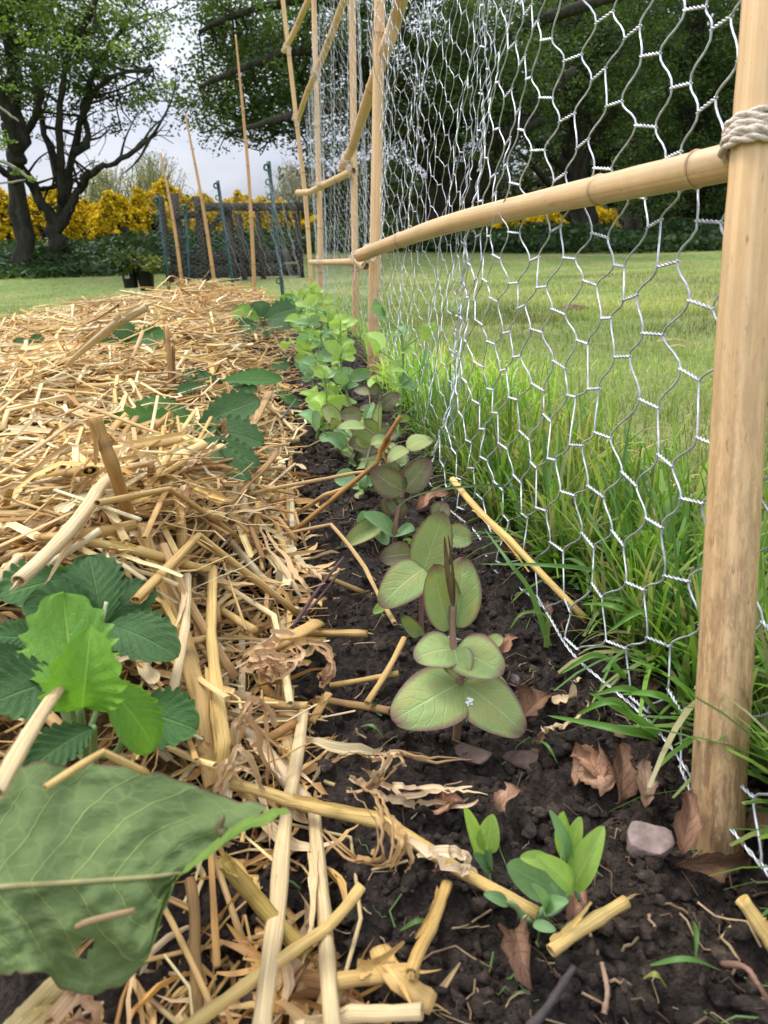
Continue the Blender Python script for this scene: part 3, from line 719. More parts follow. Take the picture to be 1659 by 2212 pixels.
# larger curled husks lying where the photo shows them
def husk_thing(path, w, label, nor=(0, -.3, 1), col=(.68, .5, .3), twist=0., cup=.3, tips=True, n=26):
    P = smoothpath(np.array([S(u, v, l) for u, v, l in path]), n); mb = MB()
    ww = w/2*(np.sin(np.linspace(.25, PI-.08, n))**.6 if tips else np.ones(n))*(1+.18*vn(np.linspace(0, 9, n), 0, 0, int(w*1e6) % 97))
    k = 4 if w < .0055 else 2
    for j in range(k):          # the husk is frayed into narrow strips
        off = np.cumsum(rng.normal(0, w*.12, (n, 3)), 0)+rng.normal(0, w*.35, 3)
        a, b_ = (0, n) if j == 0 else sorted(random.sample(range(n+1), 2))
        if b_-a < 6: a, b_ = 0, n
        ribbon(mb, (P+off)[a:b_], ww[a:b_]*random.uniform(.35, .7), nrm(np.array(nor, float)+rng.normal(0, .25, 3)), np.array(col)*random.uniform(.8, 1.2), cup, twist+random.gauss(0, .8), na=5, rnd=random.random())
    return tag(mb.build('straw_husk', MAT['husk'], origin=P[0]), label, 'straw husk', 'papery straw husks')
husk_thing([(716, 1640, .006), (760, 1632, .012), (800, 1640, .014), (850, 1625, .012), (905, 1637, .012), (1000, 1640, .006)], .004, 'twisted tan husk lying on the soil below the large pea leaves', twist=2.5, col=(.52, .37, .2))
husk_thing([(757, 1690, .01), (800, 1700, .012), (832, 1660, .02), (845, 1640, .022), (800, 1637, .014)], .005, 'looped pale husk beside the mulch edge on the soil', twist=1.5, col=(.7, .54, .34))
husk_thing([(820, 1685, .006), (880, 1712, .008), (950, 1722, .009), (1035, 1708, .008)], .0052, 'pale ragged husk lying level on the soil above the small seedling', col=(.75, .62, .42), twist=.6)
husk_thing([(705, 1800, .018), (760, 1865, .02), (810, 1870, .03), (815, 1790, .04), (790, 1730, .034), (758, 1700, .028)], .0034, 'long curling brown husk looping over the longest straw stalk', twist=3, col=(.5, .34, .17))
husk_thing([(815, 1750, .03), (850, 1790, .034), (868, 1840, .03), (850, 1890, .02)], .0032, 'curled golden husk hanging from the longest straw stalk', twist=1.2, col=(.6, .42, .2))
husk_thing([(878, 1828, .016), (950, 1860, .018), (1000, 1905, .01)], .0055, 'broad pale husk strip under the longest straw stalk', col=(.76, .62, .42), cup=.1)
husk_thing([(1170, 1585, .006), (1205, 1560, .012), (1250, 1515, .02)], .007, 'pale dry husk leaning up on the soil right of the large pea leaves', col=(.66, .54, .36), twist=.8)
for j, (cu, cv, rr, lab) in enumerate([(585, 1430, 32, 'tight curl of pale shredded husk at the mulch edge'), (600, 1450, 22, 'small loop of shredded husk under the tight curl'), (590, 1418, 40, 'loose outer loop of shredded husk above the tight curl')]):
    a = np.linspace(.4, 6.6+j, 16)
    husk_thing([(cu+rr*1.25*math.cos(q), cv+rr*.55*math.sin(q), .018+.004*math.sin(q*2)+.001*i) for i, q in enumerate(a)], .0042, lab, nor=(.3, -.9, .5), col=(.72, .52, .32), cup=.2, n=40)
husk_thing([(640, 1385, .02), (690, 1405, .02), (696, 1440, .016), (680, 1468, .012), (690, 1452, .012)], .0052, 'brown husk curling over the soil below the wide flattened stalk', col=(.46, .31, .17), twist=.6)
husk_thing([(505, 1640, .02), (520, 1560, .05), (545, 1520, .05), (570, 1540, .045), (580, 1610, .03), (595, 1690, .012)], .0036, 'arched brown husk bending over in front of the soil like a hoop', col=(.6, .43, .25), twist=.4, nor=(0, -.8, .6))
husk_thing([(470, 1720, .02), (500, 1640, .04), (530, 1630, .04), (560, 1700, .02)], .0038, 'short arched pale husk left of the brown hoop-shaped husk', col=(.74, .58, .36), nor=(0, -.8, .6))
husk_thing([(262, 1020, .01), (256, 985, .03), (262, 955, .034), (285, 985, .02)], .006, 'folded pale husk blade standing in front of the middle strawberry plant', col=(.74, .58, .34), nor=(.2, -.9, .4), tips=False)
husk_thing([(130, 1120, .015), (160, 1060, .022), (205, 1010, .03), (235, 975, .03)], .006, 'broad tan husk blade slanting up left of the thick brown stub', col=(.64, .46, .25), nor=(-.5, -.7, .5))
husk_thing([(385, 1000, .035), (420, 960, .045), (480, 925, .03)], .0055, 'wide pinkish husk folded across the mulch crest', col=(.66, .47, .3), nor=(0, -.6, .8))
husk_thing([(400, 1100, .03), (412, 1050, .05), (430, 1050, .035), (430, 1110, .02)], .006, 'cupped papery husk standing on the mulch crest', col=(.78, .6, .38), nor=(0, -1, .3), tips=False)
husk_thing([(90, 2225, .02), (140, 2190, .026), (180, 2165, .026), (170, 2225, .015)], .007, 'crumpled pinkish husk in the bottom left corner below the dock leaf', col=(.70, .5, .33), nor=(0, -.8, .6), tips=False)
husk_thing([(560, 1110, .03), (590, 1190, .03), (640, 1260, .018), (660, 1310, .01)], .0055, 'long pale husk draped from the crest down toward the dark soil', col=(.70, .52, .3), nor=(.5, -.5, .7))
husk_thing([(520, 1420, .024), (560, 1440, .022), (620, 1400, .016), (650, 1410, .012)], .006, 'ragged brown husk between the flattened stalk and the tight curl', col=(.5, .35, .2), twist=1.5)
# ------------------------------------------------------------------ bamboo
BAM = np.array((.66, .455, .23))
def bamboo(pts, name, label, group, nodes=(), col=BAM, base_dark=0.0, sides=20, n=70, cat='cane', wob=.0):
    """pts: list of (world point, diameter m); nodes: fractions along the cane"""
    P0 = np.array([p for p, d in pts], float); D0 = np.array([d for p, d in pts], float)
    P = smoothpath(P0, n); f = np.linspace(0, 1, n)
    d = np.interp(f, np.linspace(0, 1, len(D0)), D0)
    L = np.linalg.norm(np.diff(P, axis=0), axis=1).sum()
    extra = []
    for a in nodes:
        for k in (-.012, -.006, -.0035, -.0018, 0, .0018, .0035, .006, .012): extra.append(min(.999, max(.001, a+k/L*(d.mean()/.016))))
    f2 = np.array(sorted(set(list(f)+extra)))
    P = np.stack([np.interp(f2, f, P[:, i]) for i in range(3)], 1); d = np.interp(f2, f, d)
    c = np.tile(np.asarray(col, float), (len(f2), 1)); r = d/2*(1+.012*vn(f2*31, 0, 0, len(pts)+7))
    for a in nodes:
        q = (f2-a)*L/(d.mean()/.016)
        r *= 1+.10*np.exp(-((q-.0022)/.0022)**2)-.05*np.exp(-((q+.0012)/.0012)**2)
        c *= (1-.72*np.exp(-((q+.0012)/.0009)**2)-.12*np.exp(-((q+.005)/.006)**2))[:, None]
        P = P+np.exp(-(q/.01)**2)[:, None]*rng.normal(0, wob, 3)
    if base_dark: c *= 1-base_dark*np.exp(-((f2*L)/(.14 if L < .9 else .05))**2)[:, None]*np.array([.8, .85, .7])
    c *= (1+.05*vn(f2*L*60, 0, 0, 3))[:, None]
    mb = MB(); tube(mb, P, r, sides, c, 1.0, True, hollow=True)
    o = mb.build(name, MAT['bamboo'], origin=P[0])
    return tag(o, label, cat, group)
def dia(px, t): return px/F_PX*t
UG = 'upright canes of the pea frame'
# near cane: base on the soil, top beyond the frame
b = atZ(1543, 1862, -.01); tb = depth(b)
near_top = atT(1676, -250, .262)
near_mid = atT(1603, 760, .262)
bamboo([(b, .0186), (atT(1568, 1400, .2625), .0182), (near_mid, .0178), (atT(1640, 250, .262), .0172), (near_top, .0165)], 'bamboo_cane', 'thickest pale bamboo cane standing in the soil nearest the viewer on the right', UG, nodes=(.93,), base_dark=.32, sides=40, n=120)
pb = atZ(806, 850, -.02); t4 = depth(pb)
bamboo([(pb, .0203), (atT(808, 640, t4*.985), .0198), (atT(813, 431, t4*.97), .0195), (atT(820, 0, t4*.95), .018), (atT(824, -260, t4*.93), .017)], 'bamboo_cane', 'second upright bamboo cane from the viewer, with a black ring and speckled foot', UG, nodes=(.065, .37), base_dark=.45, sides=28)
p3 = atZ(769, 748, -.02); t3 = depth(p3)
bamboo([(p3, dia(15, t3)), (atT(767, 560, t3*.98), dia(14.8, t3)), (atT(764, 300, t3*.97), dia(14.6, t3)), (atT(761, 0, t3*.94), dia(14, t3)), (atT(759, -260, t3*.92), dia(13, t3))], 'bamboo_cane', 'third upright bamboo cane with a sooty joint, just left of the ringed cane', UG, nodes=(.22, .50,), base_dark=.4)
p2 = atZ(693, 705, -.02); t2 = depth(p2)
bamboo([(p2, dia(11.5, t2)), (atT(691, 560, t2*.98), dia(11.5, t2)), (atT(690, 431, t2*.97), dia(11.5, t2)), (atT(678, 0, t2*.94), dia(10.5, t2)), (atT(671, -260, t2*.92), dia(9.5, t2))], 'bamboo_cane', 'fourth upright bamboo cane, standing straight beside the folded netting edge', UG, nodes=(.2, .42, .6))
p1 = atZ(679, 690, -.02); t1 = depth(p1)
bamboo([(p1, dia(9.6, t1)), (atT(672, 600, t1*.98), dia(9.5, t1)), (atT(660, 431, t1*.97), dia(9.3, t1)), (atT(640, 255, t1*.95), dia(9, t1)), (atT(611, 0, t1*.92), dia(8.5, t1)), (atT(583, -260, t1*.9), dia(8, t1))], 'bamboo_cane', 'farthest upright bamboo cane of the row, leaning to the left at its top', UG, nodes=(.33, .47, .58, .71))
RG = 'horizontal bamboo rails of the pea frame'
tr = .272
bamboo([(atT(1600, 345, tr), dia(80, tr)), (atT(1450, 378, .30), dia(72, .295)), (atT(1335, 402, .345), dia(62, .345)), (atT(1150, 442, .46), dia(50, .46)), (atT(960, 487, .70), dia(39, .70)), (atT(850, 524, 1.05), dia(30, 1.05)), (atT(778, 552, 1.235), dia(27, 1.235))], 'bamboo_rail', 'long bamboo rail tied to the nearest cane and running level to the ringed cane', RG, nodes=(.10, .37, .80), sides=32, n=110, cat='cane rail')
bamboo([(atT(790, 575, 1.30), .017), (atT(764, 566, 1.86), .018), (atT(700, 567, 2.42), .018), (atT(671, 567, 2.68), .019)], 'bamboo_rail', 'lowest short bamboo rail behind the end of the long rail', RG, nodes=(.35, .8), cat='cane rail')
bamboo([(atT(763, 369, 1.84), .019), (atT(730, 385, 2.05), .019), (atT(693, 403, 2.38), .021), (atT(668, 415, 2.62), .021), (atT(643, 416, 2.85), .022)], 'bamboo_rail', 'crooked middle bamboo rail with a blunt end above the lowest rail', RG, nodes=(.25, .45, .8), wob=.001, cat='cane rail')
bamboo([(atT(905, -160, .98), .022), (atT(858, 30, 1.18), .0225), (atT(828, 120, 1.225), .022), (atT(795, 215, 1.40), .0215), (atT(760, 320, 1.78), .020), (atT(738, 362, 1.98), .019)], 'bamboo_rail', 'steeply receding bamboo rail crossing behind the ringed cane under its twine loop', RG, nodes=(.55, .78), cat='cane rail')
bamboo([(atT(790, -120, 1.95), .022), (atT(740, 10, 2.1), .021), (atT(710, 90, 2.22), .021), (atT(685, 152, 2.36), .02), (atT(662, 205, 2.55), .019), (atT(645, 255, 2.76), .018)], 'bamboo_rail', 'upper bamboo rail crossing in front of the fourth cane and carrying the netting edge', RG, nodes=(.38, .5, .75), cat='cane rail')
bamboo([(atT(700, -60, 2.35), .022), (atT(662, 10, 2.55), .021), (atT(635, 70, 2.66), .02), (atT(612, 112, 2.72), .019)], 'bamboo_rail', 'topmost bamboo rail crossing in front of the farthest cane', RG, nodes=(.5,), cat='cane rail')
# twine: loops round the crossings
def twine(loops, r, label, tails=(), col=(.74, .58, .42)):
    """loops: closed rings given as (centre, axis, radius a, radius b, long-axis direction)"""
    mb = MB(); first = None
    for cpt, ax, ra, rb, turns, pitch in loops:
        ax = nrm(ax); e1 = nrm(np.cross(ax, [0, 0, 1.0]) if abs(ax[2]) < .9 else np.cross(ax, FW)); e2 = np.cross(ax, e1)
        a = np.linspace(0, 2*PI*turns, int(36*turns))
        P = np.asarray(cpt)+(e1*(np.cos(a)*ra)[:, None]+e2*(np.sin(a)*rb)[:, None])+ax*((a/(2*PI)-turns/2)*pitch+.0004*np.sin(a*3+1))[:, None]
        if first is None: first = P[0]
        for s in (0, PI):                      # two strands laid round each other
            T, N, B = frames(P); L = np.arange(len(P))*.9
            tube(mb, P+(N*np.cos(L+s)[:, None]+B*np.sin(L+s)[:, None])*r*.45, r*.62, 6, np.array(col)*random.uniform(.9, 1.1))
    for tl in tails:
        tube(mb, smoothpath(tl, 16), r*.8, 6, col)
    return tag(mb.build('twine_tie', MAT['twine'], origin=first), label, 'twine', 'twine lashings of the pea frame')
kp = atT(1634, 308, .262); axn = nrm(near_top-near_mid)
twine([(kp+axn*.0005, axn+np.array([.10, 0, .0]), .0102, .0102, 3.2, .0026), (kp+axn*.0055, axn+np.array([-.10, 0, 0.]), .0101, .0101, 1.3, .0025), (kp-axn*.003, axn+np.array([.28, 0.1, 0.]), .0112, .0112, 1.1, .002)], .0016, 'thick pale twine lashing wound round the nearest cane at the long rail', col=(.80, .68, .56))
c4 = atT(818, 90, t4*.955)
twine([(c4+[.002, .0, .012], np.array([.25, 0, 1]), .0115, .0115, 1.1, .003), (atT(832, 90, t4*.957), np.array([-.75, .1, 1.0]), .0115, .026, 1.1, .004)], .0013, 'loose brown twine loop round the ringed cane near the top of the photo', col=(.62, .42, .26), tails=[[atT(805, 68, t4*.93), atT(806, 130, t4*.935), atT(814, 170, t4*.937), atT(829, 195, t4*.938)]])
twine([(atT(797, 547, 1.225), np.array([1, -.9, .25]), .0125, .014, 2.2, .006), (atT(808, 535, t4*.975), np.array([.3, 0, 1]), .0115, .0115, 1.1, .003), (atT(776, 562, 1.235), np.array([.6, -.9, .1]), .012, .014, 1.3, .004)], .0012, 'white twine binding the far end of the long rail', col=(.82, .70, .58), tails=[[atT(768, 570, 1.23), atT(766, 590, 1.23), atT(765, 606, 1.23)], [atT(800, 540, 1.22), atT(770, 549, 1.22), atT(756, 555, 1.22)]])
for (u, v, t, lab) in [(748, 350, 1.84, 'twine knot holding the steep rail to the third cane'), (691, 398, 2.36, 'twine knot holding the crooked middle rail to the fourth cane'), (683, 158, 2.32, 'twine knot high on the fourth cane at the upper rail'), (640, 258, 2.74, 'whitish twine wrap on the farthest cane below the upper rail'), (693, 566, 2.4, 'twine knot of the lowest rail on the fourth cane'), (769, 560, 1.83, 'twine knot of the lowest rail on the third cane'), (620, 104, 2.68, 'twine knot of the topmost rail on the farthest cane')]:
    p = atT(u, v, t)
    twine([(p, np.array([.2, 0, 1]), .016, .018, 2.1, .005), (p, np.array([1, -.6, .5]), .016, .02, 1.3, .006)], .0014, lab, col=(.82, .66, .5), tails=[[p+[0, -.02, 0], p+[.008, -.022, -.02], p+[.006, -.02, -.04]]] if v < 400 else [])
# ------------------------------------------------------------------ wire netting
def netting(path, z_of, ncol, nrow, cs, m, wr, name, label, seed=0, twisted=False, sides=5, bunch0=0, bunch1=0, jit=.0017, wave=.004, lt=.54, lean=None, skip=None, mat='wire', pw=None, seg=4, colr=(1, 1, 1), zjit=None):
    """hexagonal netting: path(s) gives the foot of the sheet at run s; z_of(s, z) the height; columns cs apart, rows m apart"""
    r_ = np.random.default_rng(seed)
    w = np.full(ncol+1, cs)*r_.uniform(.9, 1.1, ncol+1)
    if bunch0: w[:bunch0] *= .3+.5*r_.random(bunch0)
    if bunch1: w[-bunch1:] *= .22+.4*r_.random(bunch1)
    s0 = np.concatenate([[0], np.cumsum(w)])
    jx = r_.normal(0, jit, (ncol+2, nrow+2, 2)); 
    def pt(s, z, k=0):
        z = z+.006
        p = np.array(path(s), float)
        off = wave*(math.sin(s*23+z*9+seed)+.6*math.sin(s*57+z*31+seed*2)) + .35*wave*math.sin(z*71+s*13)
        q = np.array([p[0]+off, p[1]+.25*off, z])
        if lean: q = q+lean(s, z)
        return q
    mb = MB()
    N = {}
    for i in range(ncol):
        for j in range(nrow):
            z = (j+(.5 if i % 2 else 0))*m
            L = lt*cs*(w[i]/cs)**.7
            dz = (jx[i, j, 1])+ (0 if zjit is None else zjit(s0[i], z))
            tl = .0015*math.sin(i*1.3+j*.7+seed)
            N[i, j] = (pt(s0[i]-L/2+jx[i, j, 0], z+dz-tl), pt(s0[i]+L/2+jx[i, j, 0], z+dz+tl))
    for (i, j), (a, b) in N.items():
        if skip and skip(a): continue
        if twisted:
            n = 15; f = np.linspace(-.06, 1.06, n)[:, None]; C = a+(b-a)*f; T = nrm(b-a); n1 = nrm(np.cross(T, [0.3, 1, .2])); n2 = np.cross(T, n1)
            for ph in (0, PI):
                q = f*2*PI*2.6+ph
                tube(mb, C+(n1*np.cos(q)+n2*np.sin(q))*wr*.95, wr*.92, sides, colr, cap=True)
        else:
            tube(mb, np.array([a, b]), wr*1.7, sides, colr, cap=False)
        for dj in ((0, 1) if i % 2 else (-1, 0)):
            if (i+1, j+dj) in N:
                c = N[i+1, j+dj][0]
                up = 1 if c[2] > b[2] else -1
                if seg <= 2: P = np.array([b, c])
                else:
                    dd = c-b; h = nrm(np.array([dd[0], dd[1], 0]))
                    f = np.linspace(0, 1, seg+2)[:, None]
                    P = b+dd*f+h*(.0016*np.sin(f*2*PI))*(-1)+np.array([0, 0, 1])*(.0005*np.sin(f*PI)*up)
                tube(mb, P, wr, sides, colr, cap=False)
    if twisted:                 # selvage: two wires laid round each other along the foot
        base = np.array([pt(s, .001+.002*math.sin(s*40)) for s in np.linspace(0, s0[-1], ncol*14)]); a = np.arange(len(base))*1.15
        T, Nn, Bn = frames(base)
        for ph in (0, PI): tube(mb, base+(Nn*np.cos(a+ph)[:, None]+Bn*np.sin(a+ph)[:, None])*wr, wr*.9, 5, colr, cap=False)
    o = mb.build(name, MAT[mat], origin=path(0)+(0,) if isinstance(path(0), tuple) else None)
    return tag(o, label, 'wire netting', 'wire netting sheets')
# run length along the foot line
_yy = np.linspace(.03, 3.9, 900); _xx = meshX(_yy)+.004; _ss = np.concatenate([[0], np.cumsum(np.hypot(np.diff(_xx), np.diff(_yy)))])
def footA(s): return (float(np.interp(s, _ss, _xx)), float(np.interp(s, _ss, _yy)))
def leanA(s, z):
    k = min(z, .8)
    y = footA(s)[1]
    # foot of the sheet curls out onto the soil; the sheet leans away from the bed higher up
    near = math.exp(-max(0, y-.1)/.25)
    return np.array([-.020*math.exp(-z/.04)*(.6+.4*math.sin(s*9)**2)+(.10+.06*near)*k+.005*near, .02*k, 0])
def zj(s, z): return .004*math.sin(s*11+2)+.006*math.sin(s*3.1+z*4)
netting(footA, None, 28, 24, .0262, .0305, .0005, 'wire_netting', 'near sheet of galvanised hexagonal wire netting between the nearest cane and the folded seam', seed=3, twisted=True, sides=6, bunch1=5, lean=leanA, zjit=zj, seg=4)
s_at = lambda y: float(np.interp(y, _yy, _ss))
sB = s_at(.66)
footB = lambda s: (footA(s+sB)[0]+.006, footA(s+sB)[1])
def leanB(s, z):
    k = min(z, 1.0); f = min(1.0, s/.6)
    return np.array([.10*k*(1-.5*f), .02*k, 0])
netting(footB, None, 45, 30, .0240, .0305, .00036, 'wire_netting', 'second sheet of hexagonal wire netting beginning at the folded seam behind the ringed cane', seed=8, twisted=False, sides=5, bunch0=3, bunch1=3, lean=leanB, zjit=zj, seg=3)
sC = s_at(1.66)
footC = lambda s: (footA(s+sC)[0]+.012, footA(s+sC)[1])
netting(footC, None, 84, 30, .0235, .0305, .0003, 'wire_netting', 'far sheet of hexagonal wire netting past the third and fourth canes, thinned by distance', seed=12, twisted=False, sides=4, bunch0=4, bunch1=4, lean=lambda s, z: np.array([.03*z-.035*max(0, z-.3), 0, 0]), zjit=zj, seg=2, skip=lambda a: a[2] > .86-.10*max(0, a[1]-2.6))
# ------------------------------------------------------------------ leaves
def prof(kind, v):
    if kind == 'pea': return (np.sin(PI*np.clip(v, 0, 1)**.9)**.52)*(1-.08*v)
    if kind == 'stip': return (np.sin(PI*np.clip(v, 0, 1)**.72)**.46)*(1-.10*v)
    if kind == 'obov': return np.sin(PI*np.clip(v, 0, 1)**1.3)**.55
    if kind == 'lance': return np.sin(PI*np.clip(v, 0, 1)**.8)**.9
    return np.sin(PI*v)**.6
def leaf(mb, base, tip, nor, width, kind='pea', cup=.12, droop=.06, fold=0.0, teeth=0, td=.0, pleat=0.0, wav=0.0, twist=0.0, col=(1, 1, 1), nu=11, nv=20, skew=0.0):
    base, tip = np.asarray(base, float), np.asarray(tip, float)
    d = tip-base; L = np.linalg.norm(d); T = d/L
    n = np.asarray(nor, float); n = nrm(n-T*np.dot(n, T)); sd = np.cross(T, n)
    if teeth: nv = max(nv, teeth*6)
    v = np.linspace(0, 1, nv+1)
    if not teeth: v = .35*v+.65*.5*(1-np.cos(PI*v))
    s = np.linspace(-1, 1, nu)
    w = prof(kind, v)*width/2
    V_, S_ = np.meshgrid(v, s, indexing='ij')
    W = np.repeat(w[:, None], nu, 1)
    if teeth:
        ph = V_*teeth*(1.0+.0*S_); saw = ph-np.floor(ph)
        tooth = (np.minimum(saw/.72, (1-saw)/.28))
        W = W*(1+td*(tooth-.6)*np.abs(S_)**8)
        V_ = V_+np.where(np.abs(S_) > .99, .35*td/teeth, 0)
    if kind == 'oak': W = W*(1+.45*vn(V_*5, S_*.6+random.random()*90, 0, 2))*(1+.2*vn(V_*17, np.sign(S_)*3, 0, 4)*np.abs(S_)**3)
    rnd = random.random()*40
    tw = twist*(V_-.3)
    X = S_*W
    zc = cup*np.abs(X)*np.abs(S_)*2+fold*np.abs(X)
    zc = zc+droop*L*4*(V_-.35)**2*-1+droop*L*.49
    if pleat:
        ph = (V_-np.abs(S_)*.32)*teeth if teeth else (V_-np.abs(S_)*.3)*8
        zc = zc+pleat*np.cos(ph*2*PI)*np.abs(S_)**.8*W/width*2
    if wav: zc = zc+wav*np.sin(V_*9+rnd+S_*2)*S_**2
    zc = zc+.02*width*vn(S_*2.2+rnd, V_*3, 0, 5)
    xs = X*np.cos(tw)-zc*np.sin(tw); zs = X*np.sin(tw)+zc*np.cos(tw)
    side_shift = skew*width*np.sin(V_*PI)
    P = base+T*(V_*L)[..., None]+sd*(xs+side_shift)[..., None]+n*zs[..., None]
    idx = np.arange((nv+1)*nu).reshape(nv+1, nu)
    q = np.stack([idx[:-1, :-1], idx[:-1, 1:], idx[1:, 1:], idx[1:, :-1]], -1).reshape(-1, 4)
    uvw = np.stack([S_, V_, np.full_like(V_, rnd)], -1)
    mb.add(P.reshape(-1, 3), q, None, np.asarray(col, float), uvw.reshape(-1, 3))
    return mb
def zf(fx, fy, k): return lambda a, b: (fx+a/k, fy+b/k)
r6 = zf(597.2, 995.4, 2.5)          # enlarged region -> photo pixels
r5 = zf(0, 1128, 2.5)
CAMN = lambda p: nrm(CAM-np.asarray(p))
def px_leaf(root, mat, name, b, t_, Yb, Yt, wpx, kind='pea', conv=r6, tilt=(0, 0, 0), **kw):
    B = atY(*conv(*b), Yb); Tt = atY(*conv(*t_), Yt)
    w = wpx/2.5*depth((B+Tt)/2)/F_PX
    mb = MB(); leaf(mb, B, Tt, CAMN((B+Tt)/2)+np.array(tilt, float), w, kind, **kw)
    return mb.build(name, MAT[mat], root)
PC = (.20, .13, .09)
def stem_part(root, pts, r, col, name='stem'):
    mb = MB(); P = smoothpath(pts, 24); tube(mb, P, np.linspace(r, r*.7, 24), 8, col); return mb.build(name, MAT['stem'], root)
PG = 'pea plants in the row along the netting'
# hero plant
hb = atZ(986, 1592, .0); Y0 = hb[1]
root = empty('pea_plant', hb, 'big purple edged pea plant with a white fleck on its lowest right leaf', 'pea plant', PG)
stem_part(root, [hb+[0, 0, -.006], atY(*r6(985, 1260), Y0), atY(*r6(990, 1180), Y0), atY(*r6(958, 1010), Y0+.004), atY(*r6(950, 900), Y0+.006), atY(*r6(952, 780), Y0+.008)], .0019, (.30, .19, .13))
px_leaf(root, 'pea_purple', 'leaf', (1003, 1200), (632, 1375), Y0, Y0-.016, 385, 'stip', tilt=(0, 0, .8), droop=.10, cup=-.05, skew=-.03)
lf = px_leaf(root, 'pea_purple', 'leaf', (1000, 1200), (1345, 1455), Y0, Y0-.018, 325, 'stip', tilt=(.1, 0, .8), droop=.10, cup=-.04)
px_leaf(root, 'pea_purple', 'leaf', (970, 1015), (1225, 1140), Y0+.004, Y0-.008, 310, 'stip', tilt=(0, 0, 1.5), droop=.05, cup=.05)
px_leaf(root, 'pea_purple', 'leaf', (962, 1015), (745, 1055), Y0+.004, Y0-.002, 255, 'stip', tilt=(0, 0, 1.2), droop=.08, cup=.05)
px_leaf(root, 'pea_purple', 'leaf', (960, 1010), (1000, 1150), Y0+.004, Y0-.010, 190, 'pea', tilt=(-.5, 0, 1.), droop=.2, cup=-.1)
px_leaf(root, 'pea_purple', 'leaf', (935, 915), (838, 548), Y0+.007, Y0+.006, 235, 'pea', tilt=(.35, 0, 0), droop=-.06, cup=.1)
px_leaf(root, 'pea_purple', 'leaf', (975, 900), (1010, 520), Y0+.007, Y0+.012, 265, 'pea', tilt=(-.3, 0, .0), droop=.04, cup=.06)
px_leaf(root, 'pea_dusky', 'folded_leaf', (955, 790), (905, 412), Y0+.006, Y0+.0, 32, 'pea', tilt=(-.3, 0, .0), droop=.02, fold=.5, col=(.95, .7, .75))
px_leaf(root, 'pea_dusky', 'folded_leaf', (960, 780), (932, 402), Y0+.007, Y0+.003, 20, 'pea', tilt=(.5, 0, .0), droop=.02, fold=.5, col=(.75, .52, .6))
px_leaf(root, 'pea_green', 'leaf', (1030, 1150), (1262, 1220), Y0+.012, Y0+.018, 120, 'pea', tilt=(0, 0, .6), droop=.06)
px_leaf(root, 'pea_purple', 'leaf', (1140, 1010), (1218, 940), Y0+.016, Y0+.02, 90, 'pea', tilt=(0, 0, .6))
px_leaf(root, 'pea_glaucous', 'leaf', (905, 1110), (1050, 1180), Y0+.008, Y0+.004, 130, 'pea', tilt=(0, 0, .9))
# white fleck (bird dropping) on the lower right leaf: a small splash lying on the blade
dp = bpy.context.evaluated_depsgraph_get()
def on_mesh(o, u, v):
    d = ray(u, v); Mx = Matrix.Translation(o.parent.location if o.parent else o.location).inverted()
    ok, loc, nr, fi = o.ray_cast(Mx @ Vector(CAM), Vector(d).normalized())
    return (np.array(Mx.inverted() @ loc), np.array(nr)) if ok else (None, None)
dp.update()
mb = MB(); u0, v0 = r6(1045, 1300)
for i in range(16):
    p, nn = on_mesh(lf, u0+random.gauss(0, 3.2), v0+random.gauss(0, 5))
    if p is None: continue
    r = random.uniform(.0003, .0010); V = ico2_v*r*np.array([1, 1, .45]); mb.add(V+p+nn*(1 if np.dot(nn, CAM-p) > 0 else -1)*.0004, None, ico2_f, (.85, .85, .82))
if mb.n: mb.build('bird_dropping_fleck', MAT['stem'], root)
# the plant close behind
h2 = atZ(912, 1385, 0.0); Y1 = h2[1]
root = empty('pea_plant', h2, 'purple edged pea plant with an upright serrated leaf, just behind the white flecked one', 'pea plant', PG)
stem_part(root, [h2+[0, 0, -.006], atY(*r6(785, 900), Y1), atY(*r6(783, 740), Y1), atY(*r6(792, 600), Y1+.004), atY(*r6(830, 560), Y1+.006)], .0013, (.30, .17, .13))
px_leaf(root, 'pea_purple', 'leaf', (780, 625), (905, 272), Y1+.003, Y1+.004, 240, 'pea', teeth=9, td=.07, tilt=(-.2, 0, 0), droop=-.03, cup=.06)
px_leaf(root, 'pea_purple', 'leaf', (795, 580), (558, 770), Y1+.002, Y1-.012, 245, 'stip', tilt=(0, 0, .6), droop=.12, cup=.03)
px_leaf(root, 'pea_purple', 'leaf', (925, 400), (1062, 420), Y1+.012, Y1+.012, 150, 'stip', teeth=7, td=.1, tilt=(0, 0, .3), droop=.08)
px_leaf(root, 'pea_dusky', 'leaf', (865, 310), (910, 222), Y1+.03, Y1+.032, 120, 'pea', teeth=6, td=.1)
px_leaf(root, 'pea_purple', 'leaf', (795, 960), (640, 840), Y1-.002, Y1-.010, 100, 'pea', tilt=(.5, 0, .2), droop=-.12, fold=.5)
px_leaf(root, 'pea_purple', 'leaf', (790, 950), (910, 1000), Y1-.002, Y1-.006, 90, 'pea', tilt=(0, 0, .9))
px_leaf(root, 'pea_dusky', 'leaf', (725, 500), (560, 520), Y1+.02, Y1+.016, 150, 'stip', teeth=7, td=.09, droop=.12, wav=.001)
px_leaf(root, 'pea_green', 'leaf', (600, 760), (525, 820), Y1+.01, Y1+.0, 60, 'pea')
